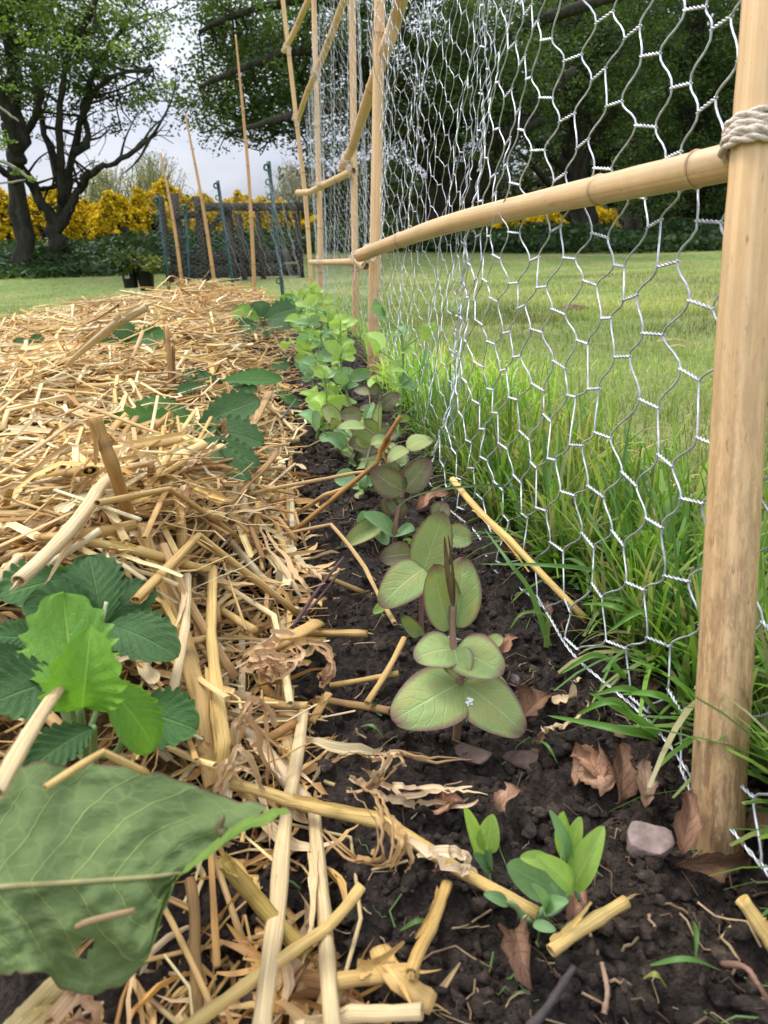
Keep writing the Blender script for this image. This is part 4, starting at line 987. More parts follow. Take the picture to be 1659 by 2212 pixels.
# third plant
h3 = atZ(853, 1185, 0.0); Y2 = h3[1]
root = empty('pea_plant', h3, 'dusky purple pea plant with a serrated leaf pair held high, third along the row', 'pea plant', PG)
stem_part(root, [h3+[0, 0, -.006], atY(*r6(640, 400), Y2), atY(*r6(645, 330), Y2), atY(*r6(668, 230), Y2+.004), atY(*r6(692, 160), Y2+.006)], .0021, (.30, .17, .12))
for b, t_, w, mat, dy, kw in [((690, 165), (515, 45), 175, 'pea_dusky', -.006, dict(teeth=8, td=.09, skew=-.05)), ((695, 165), (825, -10), 160, 'pea_dusky', .0, dict(teeth=8, td=.09)),
    ((640, 395), (482, 282), 120, 'pea_glaucous', -.012, dict(tilt=(0, 0, .9))), ((645, 395), (738, 370), 110, 'pea_glaucous', -.014, dict(tilt=(0, 0, 1))), ((560, 345), (368, 445), 120, 'pea_purple', -.02, dict(tilt=(.2, 0, .5), droop=.12, fold=.25)),
    ((600, 515), (412, 505), 140, 'pea_purple', -.018, dict(tilt=(0, 0, .7), droop=.1)), ((600, 190), (700, 300), 110, 'pea_dusky', .004, dict(teeth=7, td=.08)), ((585, 190), (640, 300), 100, 'pea_dusky', .004, dict(teeth=7, td=.08)),
    ((740, 440), (660, 455), 60, 'pea_green', .0, {}), ((545, 360), (600, 450), 80, 'pea_glaucous', -.01, {}), ((500, 300), (435, 330), 95, 'pea_glaucous', -.004, dict(tilt=(.8, 0, 0)))]:
    px_leaf(root, mat, 'leaf', b, t_, Y2+.002, Y2+dy, w, 'pea', **kw)
# generated plants further along
def tendril(mb, p, d, L, col, curl=5.0):
    P = [np.array(p, float)]; d = nrm(d); ax = nrm(np.cross(d, rng.normal(0, 1, 3)))
    n = 22
    for i in range(n):
        k = (i/n)**2*curl*.35
        d = d*math.cos(k)+np.cross(ax, d)*math.sin(k); P.append(P[-1]+d*L/n)
    tube(mb, smoothpath(P, 30), np.linspace(.0005, .00022, 30), 5, col)
def pea(u, v, topu, topv, label, mats, nnode=5, ls=.021, stemcol=(.30, .45, .16), seed=0, serr=0, tend=True, group=PG):
    rs = random.Random(seed); b = atZ(u, v, .0); Yb = b[1]
    top = atY(topu, topv, Yb); b = b-[0, 0, .004]
    root = empty('pea_plant', b, label, 'pea plant', group)
    mid = (b+top)/2+np.array([rs.gauss(0, .008), rs.gauss(0, .008), 0]); P = smoothpath([b, mid, top], 20)
    mb = MB(); tube(mb, P, np.linspace(.0021, .0012, 20), 7, stemcol)
    a = rs.random()*6
    leaves = []
    for k in range(nnode):
        f = .22+.78*k/(nnode-1) if nnode > 1 else .9
        p = P[min(19, int(f*19))]; a += PI+rs.gauss(0, .35); m = mats[rs.randrange(len(mats))]
        sc = ls*.9*(.75+.35*math.sin(PI*min(f, .9)))*rs.uniform(.85, 1.15)
        for sd in (-1, 1):     # stipules
            an = a+sd*.9; d = np.array([math.cos(an), math.sin(an)-.25, rs.uniform(-.1, .5)])
            leaves.append((p, p+nrm(d)*sc*rs.uniform(.6, 1.0), (rs.gauss(0, .4), -.6, .8), sc*rs.uniform(.6, .85), 'stip', m))
        d = nrm([math.cos(a), math.sin(a)-.2, .75+rs.gauss(0, .2)]); rp = p+d*sc*1.3
        tube(mb, smoothpath([p, (p+rp)/2+[0, 0, .001], rp], 6), .0008, 5, stemcol)
        for sd in (-1, 1):
            q = nrm(np.cross(d, [0, 0, 1.0])*sd+d*.5+[rs.gauss(0, .25), rs.gauss(0, .25), rs.gauss(.1, .25)])
            leaves.append((rp, rp+q*sc*1.1*rs.uniform(.8, 1.15), np.array([0, -.9, .5])+np.array([rs.gauss(0, .7), rs.gauss(0, .3), rs.gauss(0, .5)]), sc*rs.uniform(.7, .95), 'pea', m))
        if tend and rs.random() < .75: tendril(mb, rp, d+[rs.gauss(0, .3), rs.gauss(0, .3), .2], rs.uniform(.025, .06), (.36, .50, .15), rs.uniform(2, 6))
    mb.build('stem', MAT['stem'], root)
    for (B, T_, n_, w, kd, m) in leaves:
        l = MB(); leaf(l, B, T_, n_, w, kd, cup=rs.uniform(-.05, .25), droop=rs.uniform(-.05, .16), fold=rs.uniform(0, .35), twist=rs.gauss(0, .35), nu=9, nv=12, teeth=serr, td=.08 if serr else 0, col=np.ones(3)*rs.uniform(.85, 1.15)); l.build('leaf', MAT[m], root)
    return root
GN = ['pea_green', 'pea_green', 'pea_glaucous']
pea(842, 1062, 838, 965, 'dusky pea plant behind the thick broken straw stalk', ['pea_purple', 'pea_dusky', 'pea_purple'], 4, .025, (.26, .16, .11), 3, 7, False)
pea(795, 1085, 790, 1010, 'green low pea plant left of the dusky one behind the broken straw stalk', ['pea_glaucous', 'pea_purple', 'pea_glaucous'], 3, .023, (.24, .26, .13), 7, 0, False)
pea(790, 1010, 780, 935, 'low dusky green pea plant half hidden behind the thick broken straw stalk', ['pea_dusky', 'pea_purple', 'pea_glaucous'], 4, .026, (.28, .22, .12), 5, 0, False)
pea(822, 965, 800, 880, 'pea plant with dark folded top leaves at the foot of the ringed cane', ['pea_dusky', 'pea_green'], 4, .025, (.26, .2, .12), 9, 6, False)
pea(745, 985, 735, 900, 'broad leaved grey green pea plant at the front left of the pale clump', ['pea_glaucous', 'pea_green'], 4, .027, (.28, .42, .16), 10, 0, False)
pea(850, 955, 868, 720, 'tall pale green pea plant standing right of the ringed cane before the netting', GN, 6, .024, seed=21)
pea(682, 945, 706, 810, 'pale green pea plant lowest in the clump left of the ringed cane', GN, 6, .022, seed=31)
pea(770, 905, 735, 715, 'bright green pea plant with long forked tendrils left of the ringed cane', GN, 6, .024, seed=44)
pea(715, 880, 690, 715, 'leafy pale green pea plant in the middle of the clump', GN, 7, .023, seed=52)
pea(680, 850, 664, 678, 'pale green pea plant on the straw side of the clump', GN, 7, .024, seed=63)
pea(742, 820, 702, 668, 'pea plant at the back of the clump beside the third cane', GN, 7, .024, seed=71)
pea(705, 790, 688, 645, 'tallest pea plant in the clump in front of the fourth cane', GN, 7, .026, seed=83)
pea(672, 770, 650, 652, 'far pea plant at the left back of the clump beside the dark strawberry plant', GN, 7, .026, seed=94)
pea(660, 735, 655, 640, 'farthest pale pea plant seen against the far netting', GN, 6, .028, seed=95)
pea(690, 728, 676, 655, 'feathery far pea plant at the foot of the fourth cane', GN, 6, .028, seed=97)
# two seedlings in front
r8 = zf(763, 1526, 1.8535)
def px8(root, mat, b, t_, Yb, Yt, wpx, kind='pea', **kw):
    B = atY(*r8(*b), Yb); Tt = atY(*r8(*t_), Yt); w = wpx/1.8535*depth((B+Tt)/2)/F_PX
    tl = np.array(kw.pop('tilt', (0, 0, 0)), float)
    mb = MB(); leaf(mb, B, Tt, CAMN((B+Tt)/2)+tl, w, kind, **kw); return mb.build('leaf', MAT[mat], root)
sb = atZ(*r8(545, 665), .0); Ys = sb[1]
root = empty('pea_seedling', sb, 'small pea seedling with two leaves behind the end of the longest straw stalk', 'pea seedling', 'pea seedlings')
stem_part(root, [sb+[0, 0, -.004], atY(*r8(530, 620), Ys), atY(*r8(535, 570), Ys)], .0010, (.24, .38, .16))
px8(root, 'pea_green', (512, 615), (432, 400), Ys, Ys-.004, 75, 'pea', tilt=(.6, 0, .0), fold=.5, droop=-.03)
px8(root, 'pea_green', (535, 580), (556, 442), Ys, Ys-.002, 98, 'pea', tilt=(-.1, 0, .0), fold=.1)
px8(root, 'pea_glaucous', (548, 660), (490, 590), Ys, Ys-.004, 50, 'pea', tilt=(.3, 0, .2))
px8(root, 'pea_glaucous', (550, 655), (545, 580), Ys, Ys-.003, 36, 'pea', tilt=(-.3, 0, .2))
sb = atZ(*r8(690, 905), .0); Ys = sb[1]
root = empty('pea_seedling', sb, 'larger pale pea seedling with upright leaf cluster at the tip of the longest straw', 'pea seedling', 'pea seedlings')
stem_part(root, [sb+[0, 0, -.004], atY(*r8(685, 850), Ys-.001), atY(*r8(720, 850), Ys-.001), atY(*r8(800, 770), Ys), atY(*r8(830, 690), Ys), atY(*r8(845, 560), Ys)], .0012, (.27, .40, .18))
stem_part(root, [atY(*r8(690, 860), Ys), atY(*r8(650, 800), Ys), atY(*r8(615, 780), Ys)], .0010, (.26, .38, .18))
stem_part(root, [atY(*r8(905, 770), Ys+.001), atY(*r8(880, 730), Ys), atY(*r8(820, 820), Ys), atY(*r8(700, 858), Ys)], .0008, (.30, .42, .22))
px8(root, 'pea_green', (880, 728), (992, 490), Ys, Ys-.004, 118, 'pea', tilt=(-.25, 0, .1), fold=.25, skew=.05)
px8(root, 'pea_green', (880, 735), (752, 600), Ys-.002, Ys-.010, 100, 'pea', tilt=(.4, 0, .1), fold=.2)
px8(root, 'pea_glaucous', (850, 620), (800, 425), Ys, Ys-.003, 62, 'pea', tilt=(.5, 0, .0), fold=.5)
px8(root, 'pea_green', (862, 620), (850, 408), Ys+.002, Ys, 85, 'pea', tilt=(-.4, 0, .0), fold=.6, droop=-.05)
px8(root, 'pea_green', (870, 600), (905, 450), Ys+.004, Ys+.003, 70, 'pea', tilt=(-.2, 0, 0))
px8(root, 'pea_glaucous', (800, 735), (612, 630), Ys+.004, Ys+.002, 150, 'stip', tilt=(.1, 0, .1), droop=-.03)
px8(root, 'pea_green', (800, 640), (680, 600), Ys+.002, Ys-.004, 80, 'pea', tilt=(0, 0, .6))
px8(root, 'pea_glaucous', (765, 830), (730, 715), Ys-.006, Ys-.012, 60, 'pea', tilt=(.5, 0, .2), fold=.5)
px8(root, 'pea_glaucous', (765, 815), (845, 775), Ys-.006, Ys-.012, 70, 'pea', tilt=(0, 0, .6), droop=.1)
px8(root, 'pea_glaucous', (620, 790), (530, 750), Ys, Ys-.003, 55, 'pea', tilt=(0, 0, .6))
px8(root, 'pea_glaucous', (720, 870), (810, 895), Ys-.004, Ys-.008, 48, 'pea', tilt=(0, 0, .6))
px8(root, 'pea_glaucous', (790, 700), (850, 790), Ys-.001, Ys-.004, 60, 'pea', tilt=(0, 0, .6))
# ------------------------------------------------------------------ strawberries
def berry_leaflet(mb, b, t_, nor, w, **kw):
    kw = dict(dict(teeth=8, td=.25, pleat=.0008, cup=.10, droop=.07, nu=19, nv=54, kind='obov'), **kw)
    return leaf(mb, b, t_, nor, w, **kw)
root = empty('strawberry_plant', S(*r5(430, 1250), 0), 'front strawberry plant with dark toothed leaves and one bright folded young leaf in the straw', 'strawberry plant', 'strawberry plants')
root_o = np.array(root.location)
def pb(b, t_, tb, tt, w, mat='strawberry', tilt=(0, 0, .6), name='leaflet', par=None, **kw):
    B = atT(*r5(*b), tb); Tt = atT(*r5(*t_), tt); wm = w*1.22/2.5*depth((B+Tt)/2)/F_PX
    mb = MB(); berry_leaflet(mb, B, Tt, CAMN((B+Tt)/2)+np.array(tilt, float), wm, **kw)
    return mb.build(name, MAT[mat], root)
pb((560, 565), (478, 165), .288, .300, 255, tilt=(.1, 0, .5), fold=.15)
pb((555, 560), (140, 420), .288, .276, 270, tilt=(0, 0, .9), droop=.1, fold=.1)
pb((570, 560), (930, 680), .286, .268, 250, tilt=(0, 0, .9), droop=.12)
pb((570, 545), (805, 320), .292, .312, 215, tilt=(0, 0, .7), droop=.05)
pb((395, 300), (0, 390), .305, .285, 260, tilt=(0, 0, 1.1), droop=.05, col=(1.25, 1.3, 1.25))
pb((420, 270), (250, 330), .315, .31, 120, 'strawberry_young', tilt=(0, 0, .4), teeth=7)
pb((240, 400), (100, 440), .300, .295, 110, 'strawberry_young', tilt=(0, 0, .4), teeth=7)
pb((440, 560), (575, 570), .29, .285, 60, 'strawberry_young', tilt=(0, 0, .4), teeth=5)
pb((430, 1010), (340, 470), .232, .262, 400, 'strawberry_young', tilt=(.1, .1, .2), name='folded_young_leaflet', cup=-.1, droop=-.14, fold=.35, kind='obov')
pb((450, 1000), (480, 640), .224, .216, 330, 'strawberry_young', tilt=(0, .1, .2), name='folded_young_leaflet', cup=.35, fold=.25, droop=.28, kind='obov', teeth=7, col=(1.15, 1.15, 1))
pb((540, 840), (860, 1230), .226, .235, 240, 'strawberry_young', tilt=(.3, .2, .3), name='young_leaflet', cup=.1, droop=.08, teeth=8, td=.1)
pb((690, 1010), (1055, 1105), .268, .262, 270, tilt=(0, 0, .5), droop=.08, col=(1.3, 1.35, 1.2))
pb((360, 850), (-50, 960), .245, .226, 330, tilt=(0, 0, .8), droop=.08)
pb((500, 1110), (150, 1320), .232, .210, 190, tilt=(.1, 0, .7), droop=.08, fold=.15)
pb((240, 640), (-40, 610), .27, .262, 160, tilt=(0, 0, .8), col=(1.2, 1.25, 1.2))
pb((150, 700), (-30, 790), .262, .25, 180, tilt=(0, 0, .7))
hr = S(*r5(430, 1250), 0)
for a, t_ in [((560, 560), .288), ((430, 1000), .232), ((690, 1010), .268), ((360, 850), .245), ((500, 1110), .232), ((395, 300), .305), ((240, 640), .27)]:
    e = atT(*r5(*a), t_); mb = MB(); tube(mb, smoothpath([hr, hr*.35+e*.65-[0, 0, .012], e], 14), .0013, 7, (.22, .33, .12)); mb.build('leaf_stalk', MAT['stem'], root)
mb = MB(); tube(mb, smoothpath([atT(*r5(575, 430), .286), atT(*r5(560, 500), .285), atT(*r5(540, 560), .285)], 8), .0008, 6, (.55, .55, .3)); mb.build('leaf_stalk', MAT['stem'], root)
def strawberry(spots, ground_uv, label, col=(1, 1, 1), tiny=False):
    g = S(*ground_uv, 0); root = empty('strawberry_plant', g, label, 'strawberry plant', 'strawberry plants')
    for (b, t_, lb, lt, w, kw) in spots:
        lb = lb-(.08 if lb < .92 else .06); B = S(*b, 0); t0 = depth(B)*lb; B = atT(*b, t0); Tt = atT(*t_, t0*lt); Tt = B+(Tt-B)*1.15; wm = 1.35*w*depth((B+Tt)/2)/F_PX
        kw = dict(kw); tl = np.array(kw.pop('tilt', (0, 0, .8)), float); mat = kw.pop('mat', 'strawberry')
        mb = MB(); berry_leaflet(mb, B, Tt, CAMN((B+Tt)/2)+tl, wm, **dict(dict(nu=11, nv=36, pleat=.0007, col=col), **kw)); mb.build('leaflet', MAT[mat], root)
        mb = MB(); tube(mb, smoothpath([g, (g+B)/2+[0, 0, .006], B], 8), .0012, 6, (.2, .3, .1)); mb.build('leaf_stalk', MAT['stem'], root)
strawberry([((425, 925), (540, 868), .86, 1.0, 62, {}), ((420, 925), (545, 945), .85, .97, 60, {}), ((418, 900), (300, 878), .9, 1.0, 48, dict(mat='strawberry', col=(1.2, 1.3, 1.1))), ((420, 915), (245, 920), .86, .96, 60, dict(tilt=(0, 0, .5), col=(1.5, 1.6, 1.1))), ((440, 950), (535, 990), .86, .94, 42, dict(tilt=(0, 0, .3))), ((450, 960), (520, 1020), .86, .93, 40, dict(tilt=(0, 0, .2))), ((330, 950), (420, 985), .9, .95, 40, {}), ((270, 1000), (215, 1050), .92, .96, 40, dict(col=(1.4, 1.5, 1.1)))], (430, 985), 'middle strawberry plant with broad dark leaves rising behind the thick brown stub')
strawberry([((470, 820), (400, 808), .93, 1, 26, {}), ((480, 822), (590, 815), .93, 1, 34, dict(col=(1.3, 1.4, 1.1))), ((500, 830), (545, 840), .93, .98, 26, {}), ((440, 830), (385, 845), .93, .98, 22, {})], (480, 845), 'flat small strawberry plant peeping out of the straw behind the middle one')
strawberry([((275, 740), (262, 700), .95, 1, 40, {}), ((280, 735), (348, 722), .95, 1, 36, dict(col=(1.3, 1.5, 1.4))), ((270, 742), (212, 755), .95, .98, 34, {}), ((275, 745), (250, 765), .95, .97, 34, {}), ((285, 740), (330, 745), .95, .97, 30, {})], (275, 760), 'small strawberry plant far back in the straw near the lawn edge')
strawberry([((560, 690), (508, 672), .95, 1, 34, dict(mat='strawberry_young')), ((565, 690), (560, 655), .95, 1, 38, {}), ((570, 690), (640, 665), .95, 1, 44, {}), ((560, 700), (512, 712), .95, .98, 34, {}), ((580, 695), (628, 700), .95, .98, 36, {}), ((600, 680), (655, 672), .95, 1, 40, dict(mat='strawberry_young')), ((575, 700), (560, 722), .95, .97, 36, {}), ((620, 670), (632, 640), .95, 1, 36, dict(mat='strawberry_young')), ((600, 690), (600, 655), .95, 1, 44, {})], (575, 715), 'dark strawberry plant at the far end of the bed beside the pale peas')
strawberry([((-10, 870), (22, 862), .93, 1, 34, dict(col=(1.3, 1.4, 1.1))), ((-20, 860), (10, 840), .93, 1, 34, {})], (-10, 880), 'strawberry leaf just entering the photo at the left edge')
strawberry([((60, 740), (90, 730), .95, 1, 20, {}), ((62, 742), (30, 738), .95, 1, 20, {})], (60, 748), 'tiny far strawberry plant at the left near the lawn edge')
strawberry([((580, 790), (620, 788), .95, 1, 24, {}), ((600, 850), (640, 870), .93, 1, 22, dict(col=(1.3, 1.4, 1.1)))], (600, 800), 'single strawberry leaf at the bed edge left of the pale peas')
# ------------------------------------------------------------------ dock leaf
def dock():
    # outline read along the midrib; upper and lower half-widths differ, the tip half folds up
    A = np.array([(-240, 1945), (-120, 1930), (0, 1916), (120, 1908), (240, 1900), (330, 1893), (390, 1886)], float)
    upper = np.array([(-240, 1760), (-120, 1690), (0, 1662), (110, 1650), (260, 1652), (420, 1692), (584, 1748)], float)
    lower = np.array([(-240, 2110), (-120, 2130), (0, 2108), (70, 2098), (190, 2152), (312, 2085), (372, 1905)], float)
    nv, nu = 90, 46
    a = smoothpath(np.c_[A, np.zeros(7)], nv)[:, :2]; up = smoothpath(np.c_[upper, np.zeros(7)], nv)[:, :2]; lo = smoothpath(np.c_[lower, np.zeros(7)], nv)[:, :2]
    s = np.linspace(-1, 1, nu); P = np.zeros((nv, nu, 3)); U = np.zeros((nv, nu, 3))
    for i in range(nv):
        v = i/(nv-1)
        for j, q in enumerate(s):
            e = up[i] if q >= 0 else lo[i]
            k = abs(q)
            px = a[i]+(e-a[i])*k
            # wavy torn margin
            wob = (vn(v*13, 0, 0, 3)*9+vn(v*29, 0, 0, 4)*8)*k**5
            px = px+np.array([0, 1 if q < 0 else -1])*wob
            if v > .93: px = px+(v-.93)/.07*np.array([vn(q*5, 1, 0, 9)*7, 0])
            t = .158+.030*k*(1 if q > 0 else -.30)+.010*v+.004*k**2*math.sin(v*14+q*2)-.004*math.exp(-(k/.1)**2)*0+.006*(v**3)
            t += .0012*math.sin((v-.25*k)*6.2*2*PI)*min(1, k*2.5)*(1-.6*k) + .0016*float(fbm(v*8, q*5, 0, 3, 19))
            P[i, j] = atT(px[0], px[1], t); U[i, j] = (q, v, 0)
    mb = MB(); idx = np.arange(nv*nu).reshape(nv, nu)
    q4 = np.stack([idx[:-1, :-1], idx[:-1, 1:], idx[1:, 1:], idx[1:, :-1]], -1).reshape(-1, 4)
    # an eaten hole
    c = np.array([proj(p) for p in P.reshape(-1, 3)]).reshape(nv, nu, 2)
    cc = (c[:-1, :-1]+c[1:, 1:])/2
    hole = (((cc[..., 0]-182)*.80+(cc[..., 1]-2050)*.55)/12)**2+((-(cc[..., 0]-182)*.5+(cc[..., 1]-2050)*.7)/24)**2 < 1
    mb.add(P.reshape(-1, 3), q4[~hole.ravel()], None, (1, 1, 1), U.reshape(-1, 3))
    return mb, P
mb, DP = dock()
root = empty('dock_leaf', DP[0, 23], 'huge wrinkled dull green dock leaf with an eaten hole in the bottom left corner', 'dock leaf')
mb.build('leaf_blade', MAT['dock'], root)
# upturned folded flap along its torn right side
fl = np.array([(312, 2088), (340, 1985), (370, 1912), (420, 1868), (500, 1815), (570, 1780), (632, 1752)], float)
inn = np.array([(318, 2070), (352, 1960), (388, 1888), (430, 1842), (486, 1800), (556, 1758), (618, 1742)], float)
f3 = [atT(p[0], p[1], .158+.022*i/6) for i, p in enumerate(fl)]; i3 = [atT(p[0], p[1], .163+.024*i/6) for i, p in enumerate(inn)]
f3 = smoothpath(f3, 40); i3 = smoothpath(i3, 40); mb = MB(); ks = np.linspace(0, 1, 7)
V = f3[:, None]*(1-ks)[None, :, None]+i3[:, None]*ks[None, :, None]+(np.sin(ks*PI)*.0016)[None, :, None]*(-FW)
V = V+(.0008*vn(np.arange(40)*.5, 0, 0, 3))[:, None, None]*np.array([0, 0, 1])
idx = np.arange(280).reshape(40, 7); q = np.stack([idx[:-1, :-1], idx[:-1, 1:], idx[1:, 1:], idx[1:, :-1]], -1).reshape(-1, 4)
mb.add(V.reshape(-1, 3), q, None, (1.25, 1.4, .75), np.stack(np.broadcast_arrays(.2+.75*ks[None, :], np.linspace(0, 1, 40)[:, None], 1.0), -1).reshape(-1, 3))
tag(mb.build('folded_margin', MAT['dock'], root), 'bright green upturned edge')
mb = MB(); tube(mb, smoothpath([atT(484, 1800, .172), atT(472, 1788, .172), atT(480, 1768, .172), atT(477, 1763, .1725)], 10), np.linspace(.0014, .0005, 10), 6, (.14, .13, .05)); mb.build('torn_tip', MAT['stem'], root)
mb = MB(); mid = DP[:, 22]*.5+DP[:, 23]*.5; tube(mb, mid-FW*.0003, np.linspace(.0008, .0004, len(mid)), 8, (.30, .27, .11)); mb.build('midrib', MAT['stem'], root)
sh = MB(); tube(sh, smoothpath([atT(165, 2003, .153), atT(195, 1990, .153), atT(290, 1967, .1575)], 10), .0007, 5, (.5, .36, .2)); tag(sh.build('straw_shred', MAT['straw'], origin=atT(165, 2003, .153)), 'thin brown straw shred lying on the dock leaf', 'straw')
# ------------------------------------------------------------------ dead leaves, stones, twigs
def dryleaf(pts_uv, wpx, label, lift0=.004, lift1=.012, lobes=5, col=(1, 1, 1), tilt=(0, 0, 1.2), droop=.12, fold=.2):
    (b, t_) = pts_uv
    B = S(*b, lift0); Tt = S(*t_, lift0); Tt[2] = max(Tt[2], B[2])+lift1-lift0
    w = wpx*1.25*depth((B+Tt)/2)/F_PX; mb = MB(); Tt = B+(Tt-B)*.85
    leaf(mb, B, Tt, CAMN(B)+np.array(tilt), w, 'oak', cup=.25, droop=droop, fold=fold, teeth=lobes, td=.22, wav=w*.18, twist=random.gauss(0, .7), col=np.array(col)*random.uniform(.8, 1.1), nu=15, nv=40)
    return tag(mb.build('dry_leaf', MAT['dry_leaf'], origin=B), label, 'dead leaf', 'dead brown tree leaves')
dryleaf(((1235, 1672), (1345, 1690)), 85, 'large lobed tan dead leaf lying on the soil left of the nearest cane', .004, .008, col=(1.45, 1.35, 1.25))
dryleaf(((1335, 1735), (1345, 1630)), 46, 'brown dead leaf standing on edge behind the large tan one', .006, .018, tilt=(.5, -.6, 0), col=(.6, .52, .48))
dryleaf(((1395, 1745), (1388, 1680)), 32, 'small brown dead leaf upright between the stone and the netting', .004, .016, tilt=(0, -.5, 0))
dryleaf(((1075, 1752), (1128, 1730)), 36, 'small curled pale brown dead leaf on the soil above the seedlings', col=(1.2, 1.1, 1.05))
dryleaf(((945, 1745), (1000, 1765)), 50, 'pinkish dead leaf fragment touching the small seedling', col=(1.15, .95, .9))
dryleaf(((940, 1880), (985, 1905)), 40, 'brown dead leaf fragment under the longest straw stalk')
dryleaf(((1110, 2010), (1140, 2170)), 52, 'dark curled dead leaf pointing down below the larger seedling', .006, .012, lobes=4, col=(.6, .52, .5), fold=.6)
dryleaf(((1232, 2000), (1250, 1935)), 36, 'reddish dead leaf standing behind the hollow golden stub', .004, .016, tilt=(0, -.6, 0), col=(1.1, .9, .85))
dryleaf(((1470, 1850), (1488, 1790)), 38, 'rust coloured dead leaf leaning against the foot of the nearest cane', .006, .022, tilt=(0, -.6, .2), col=(.95, .8, .75))
dryleaf(((1460, 1868), (1650, 1895)), 40, 'dark crumpled dead leaf wrapped in front of the nearest cane foot', .006, .006, tilt=(0, -.8, .5), col=(.5, .42, .38), fold=.5)
dryleaf(((1610, 1790), (1690, 1810)), 50, 'tan dead leaf behind the nearest cane at the right edge', .004, .012, col=(1.35, 1.2, 1.1))
dryleaf(((900, 1100), (990, 1068)), 34, 'flat pink brown dead leaf lying at the foot of the folded netting', .003, .01, lobes=4, col=(1.1, .9, .85), tilt=(0, 0, 2))
dryleaf(((1090, 1190), (1150, 1230)), 40, 'brown dead leaf caught behind the yellow straw stalk', .004, .014, col=(1.05, .9, .8))
dryleaf(((1085, 1410), (1115, 1412)), 26, 'tiny tan dead leaf right of the purple plant', col=(1.3, 1.1, 1.0))
dryleaf(((1300, 1690), (1240, 1640)), 40, 'ragged orange dead leaf tip above the large tan leaf', .004, .012, col=(1.2, 1.0, .9))
dryleaf(((520, 990), (480, 1090)), 60, 'dark brown dead leaf sunk in the mulch crest', -.01, .0, col=(.55, .45, .4))
dryleaf(((1120, 1560), (1200, 1500)), 50, 'dull brown dead leaf half buried right of the largest pea leaf', .002, .008, col=(.6, .5, .45))
dryleaf(((1050, 1480), (1100, 1440)), 40, 'dark dead leaf scrap behind the lowest pea leaf', .002, .008, col=(.5, .42, .38))
for i in range(12):
    u, v = random.uniform(1150, 1420), random.uniform(1250, 1650)
    P = S(u, v, 0)
    if P[0] > meshX(P[1])+.03: continue
    dryleaf(((u, v), (u+random.uniform(-30, 30), v+random.uniform(-25, 25))), random.uniform(10, 22), 'crumb of dead brown leaf scattered on the soil in front of the netting', .002, .006, lobes=3, col=np.array((.9, .8, .75))*random.uniform(.6, 1.3))
def stone(u, v, wpx, label, squash=.75, seed=0, col=(1, 1, 1), sink=.3):
    p = S(u, v, 0); r = wpx/2*depth(p)/F_PX; V = ico4_v.copy()
    # facet: clip against random planes
    rs = np.random.default_rng(seed)
    for _ in range(14):
        n = nrm(rs.normal(0, 1, 3)); h = rs.uniform(.38, .62); dd = V@n; k = dd > h; V[k] -= np.outer(dd[k]-h, n)*.95
    V = V*(1+.03*fbm(V[:, 0]*4, V[:, 1]*4, V[:, 2]*4, 3, seed))[:, None]*r*np.array([1, .9, squash])*1.7
    mb = MB(); mb.add(V+p+[0, 0, r*squash*(1-sink)], None, ico4_f, col)
    return tag(mb.build('stone', MAT['stone'], origin=p), label, 'stone', 'stones on the soil')
stone(1388, 1845, 92, 'pinkish grey angular stone lying just left of the nearest cane', .75, 5, (.9, .8, .76), .45)
stone(1018, 1640, 58, 'small brown stone below the lowest purple pea leaf', .7, 8, (.5, .4, .34), .55)
stone(1130, 1645, 66, 'soil stained stone right of the small brown stone', .6, 11, (.34, .27, .23), .6)
stone(975, 1388, 30, 'small white topped stone hidden behind the big purple plant', .6, 13, (1.8, 1.8, 1.8))
stone(1110, 1470, 26, 'grey pebble right of the big purple plant', .7, 15, (.8, .8, .82))
def twig(pts, r, label, col=(.10, .055, .05)):
    P = smoothpath(np.array([S(u, v, l) for u, v, l in pts]), 20); mb = MB(); tube(mb, P, r*np.linspace(1, .7, 20)*(1+.1*rng.normal(0, 1, 20)), 7, col)
    return tag(mb.build('twig', MAT['twig'], origin=P[0]), label, 'twig', 'twigs on the soil')
twig([(632, 1355, .014), (690, 1270, .022), (742, 1205, .022)], .0012, 'longer dark purple twig of a pair sticking up from the soil beside the bed')
twig([(650, 1340, .01), (700, 1280, .016), (735, 1232, .016)], .0010, 'dark purple twig sticking up from the soil, the shorter of a pair', (.12, .07, .06))
twig([(1560, 2082, .006), (1610, 2090, .012), (1640, 2130, .012), (1670, 2180, .006)], .0009, 'bent brown rootlet arching over the soil in the bottom right corner', (.25, .14, .09))
twig([(1305, 2190, .006), (1312, 2140, .010), (1300, 2080, .006)], .0009, 'thin brown twig standing on the soil at the bottom', (.3, .19, .12))
twig([(1130, 2240, .004), (1180, 2180, .006), (1240, 2090, .006)], .0016, 'dark decayed twig lying along the soil at the bottom', (.06, .045, .04))
twig([(608, 905, .05), (640, 862, .06)], .0014, 'thin dark twig poking out of the far straw beside the green peas', (.12, .10, .10))
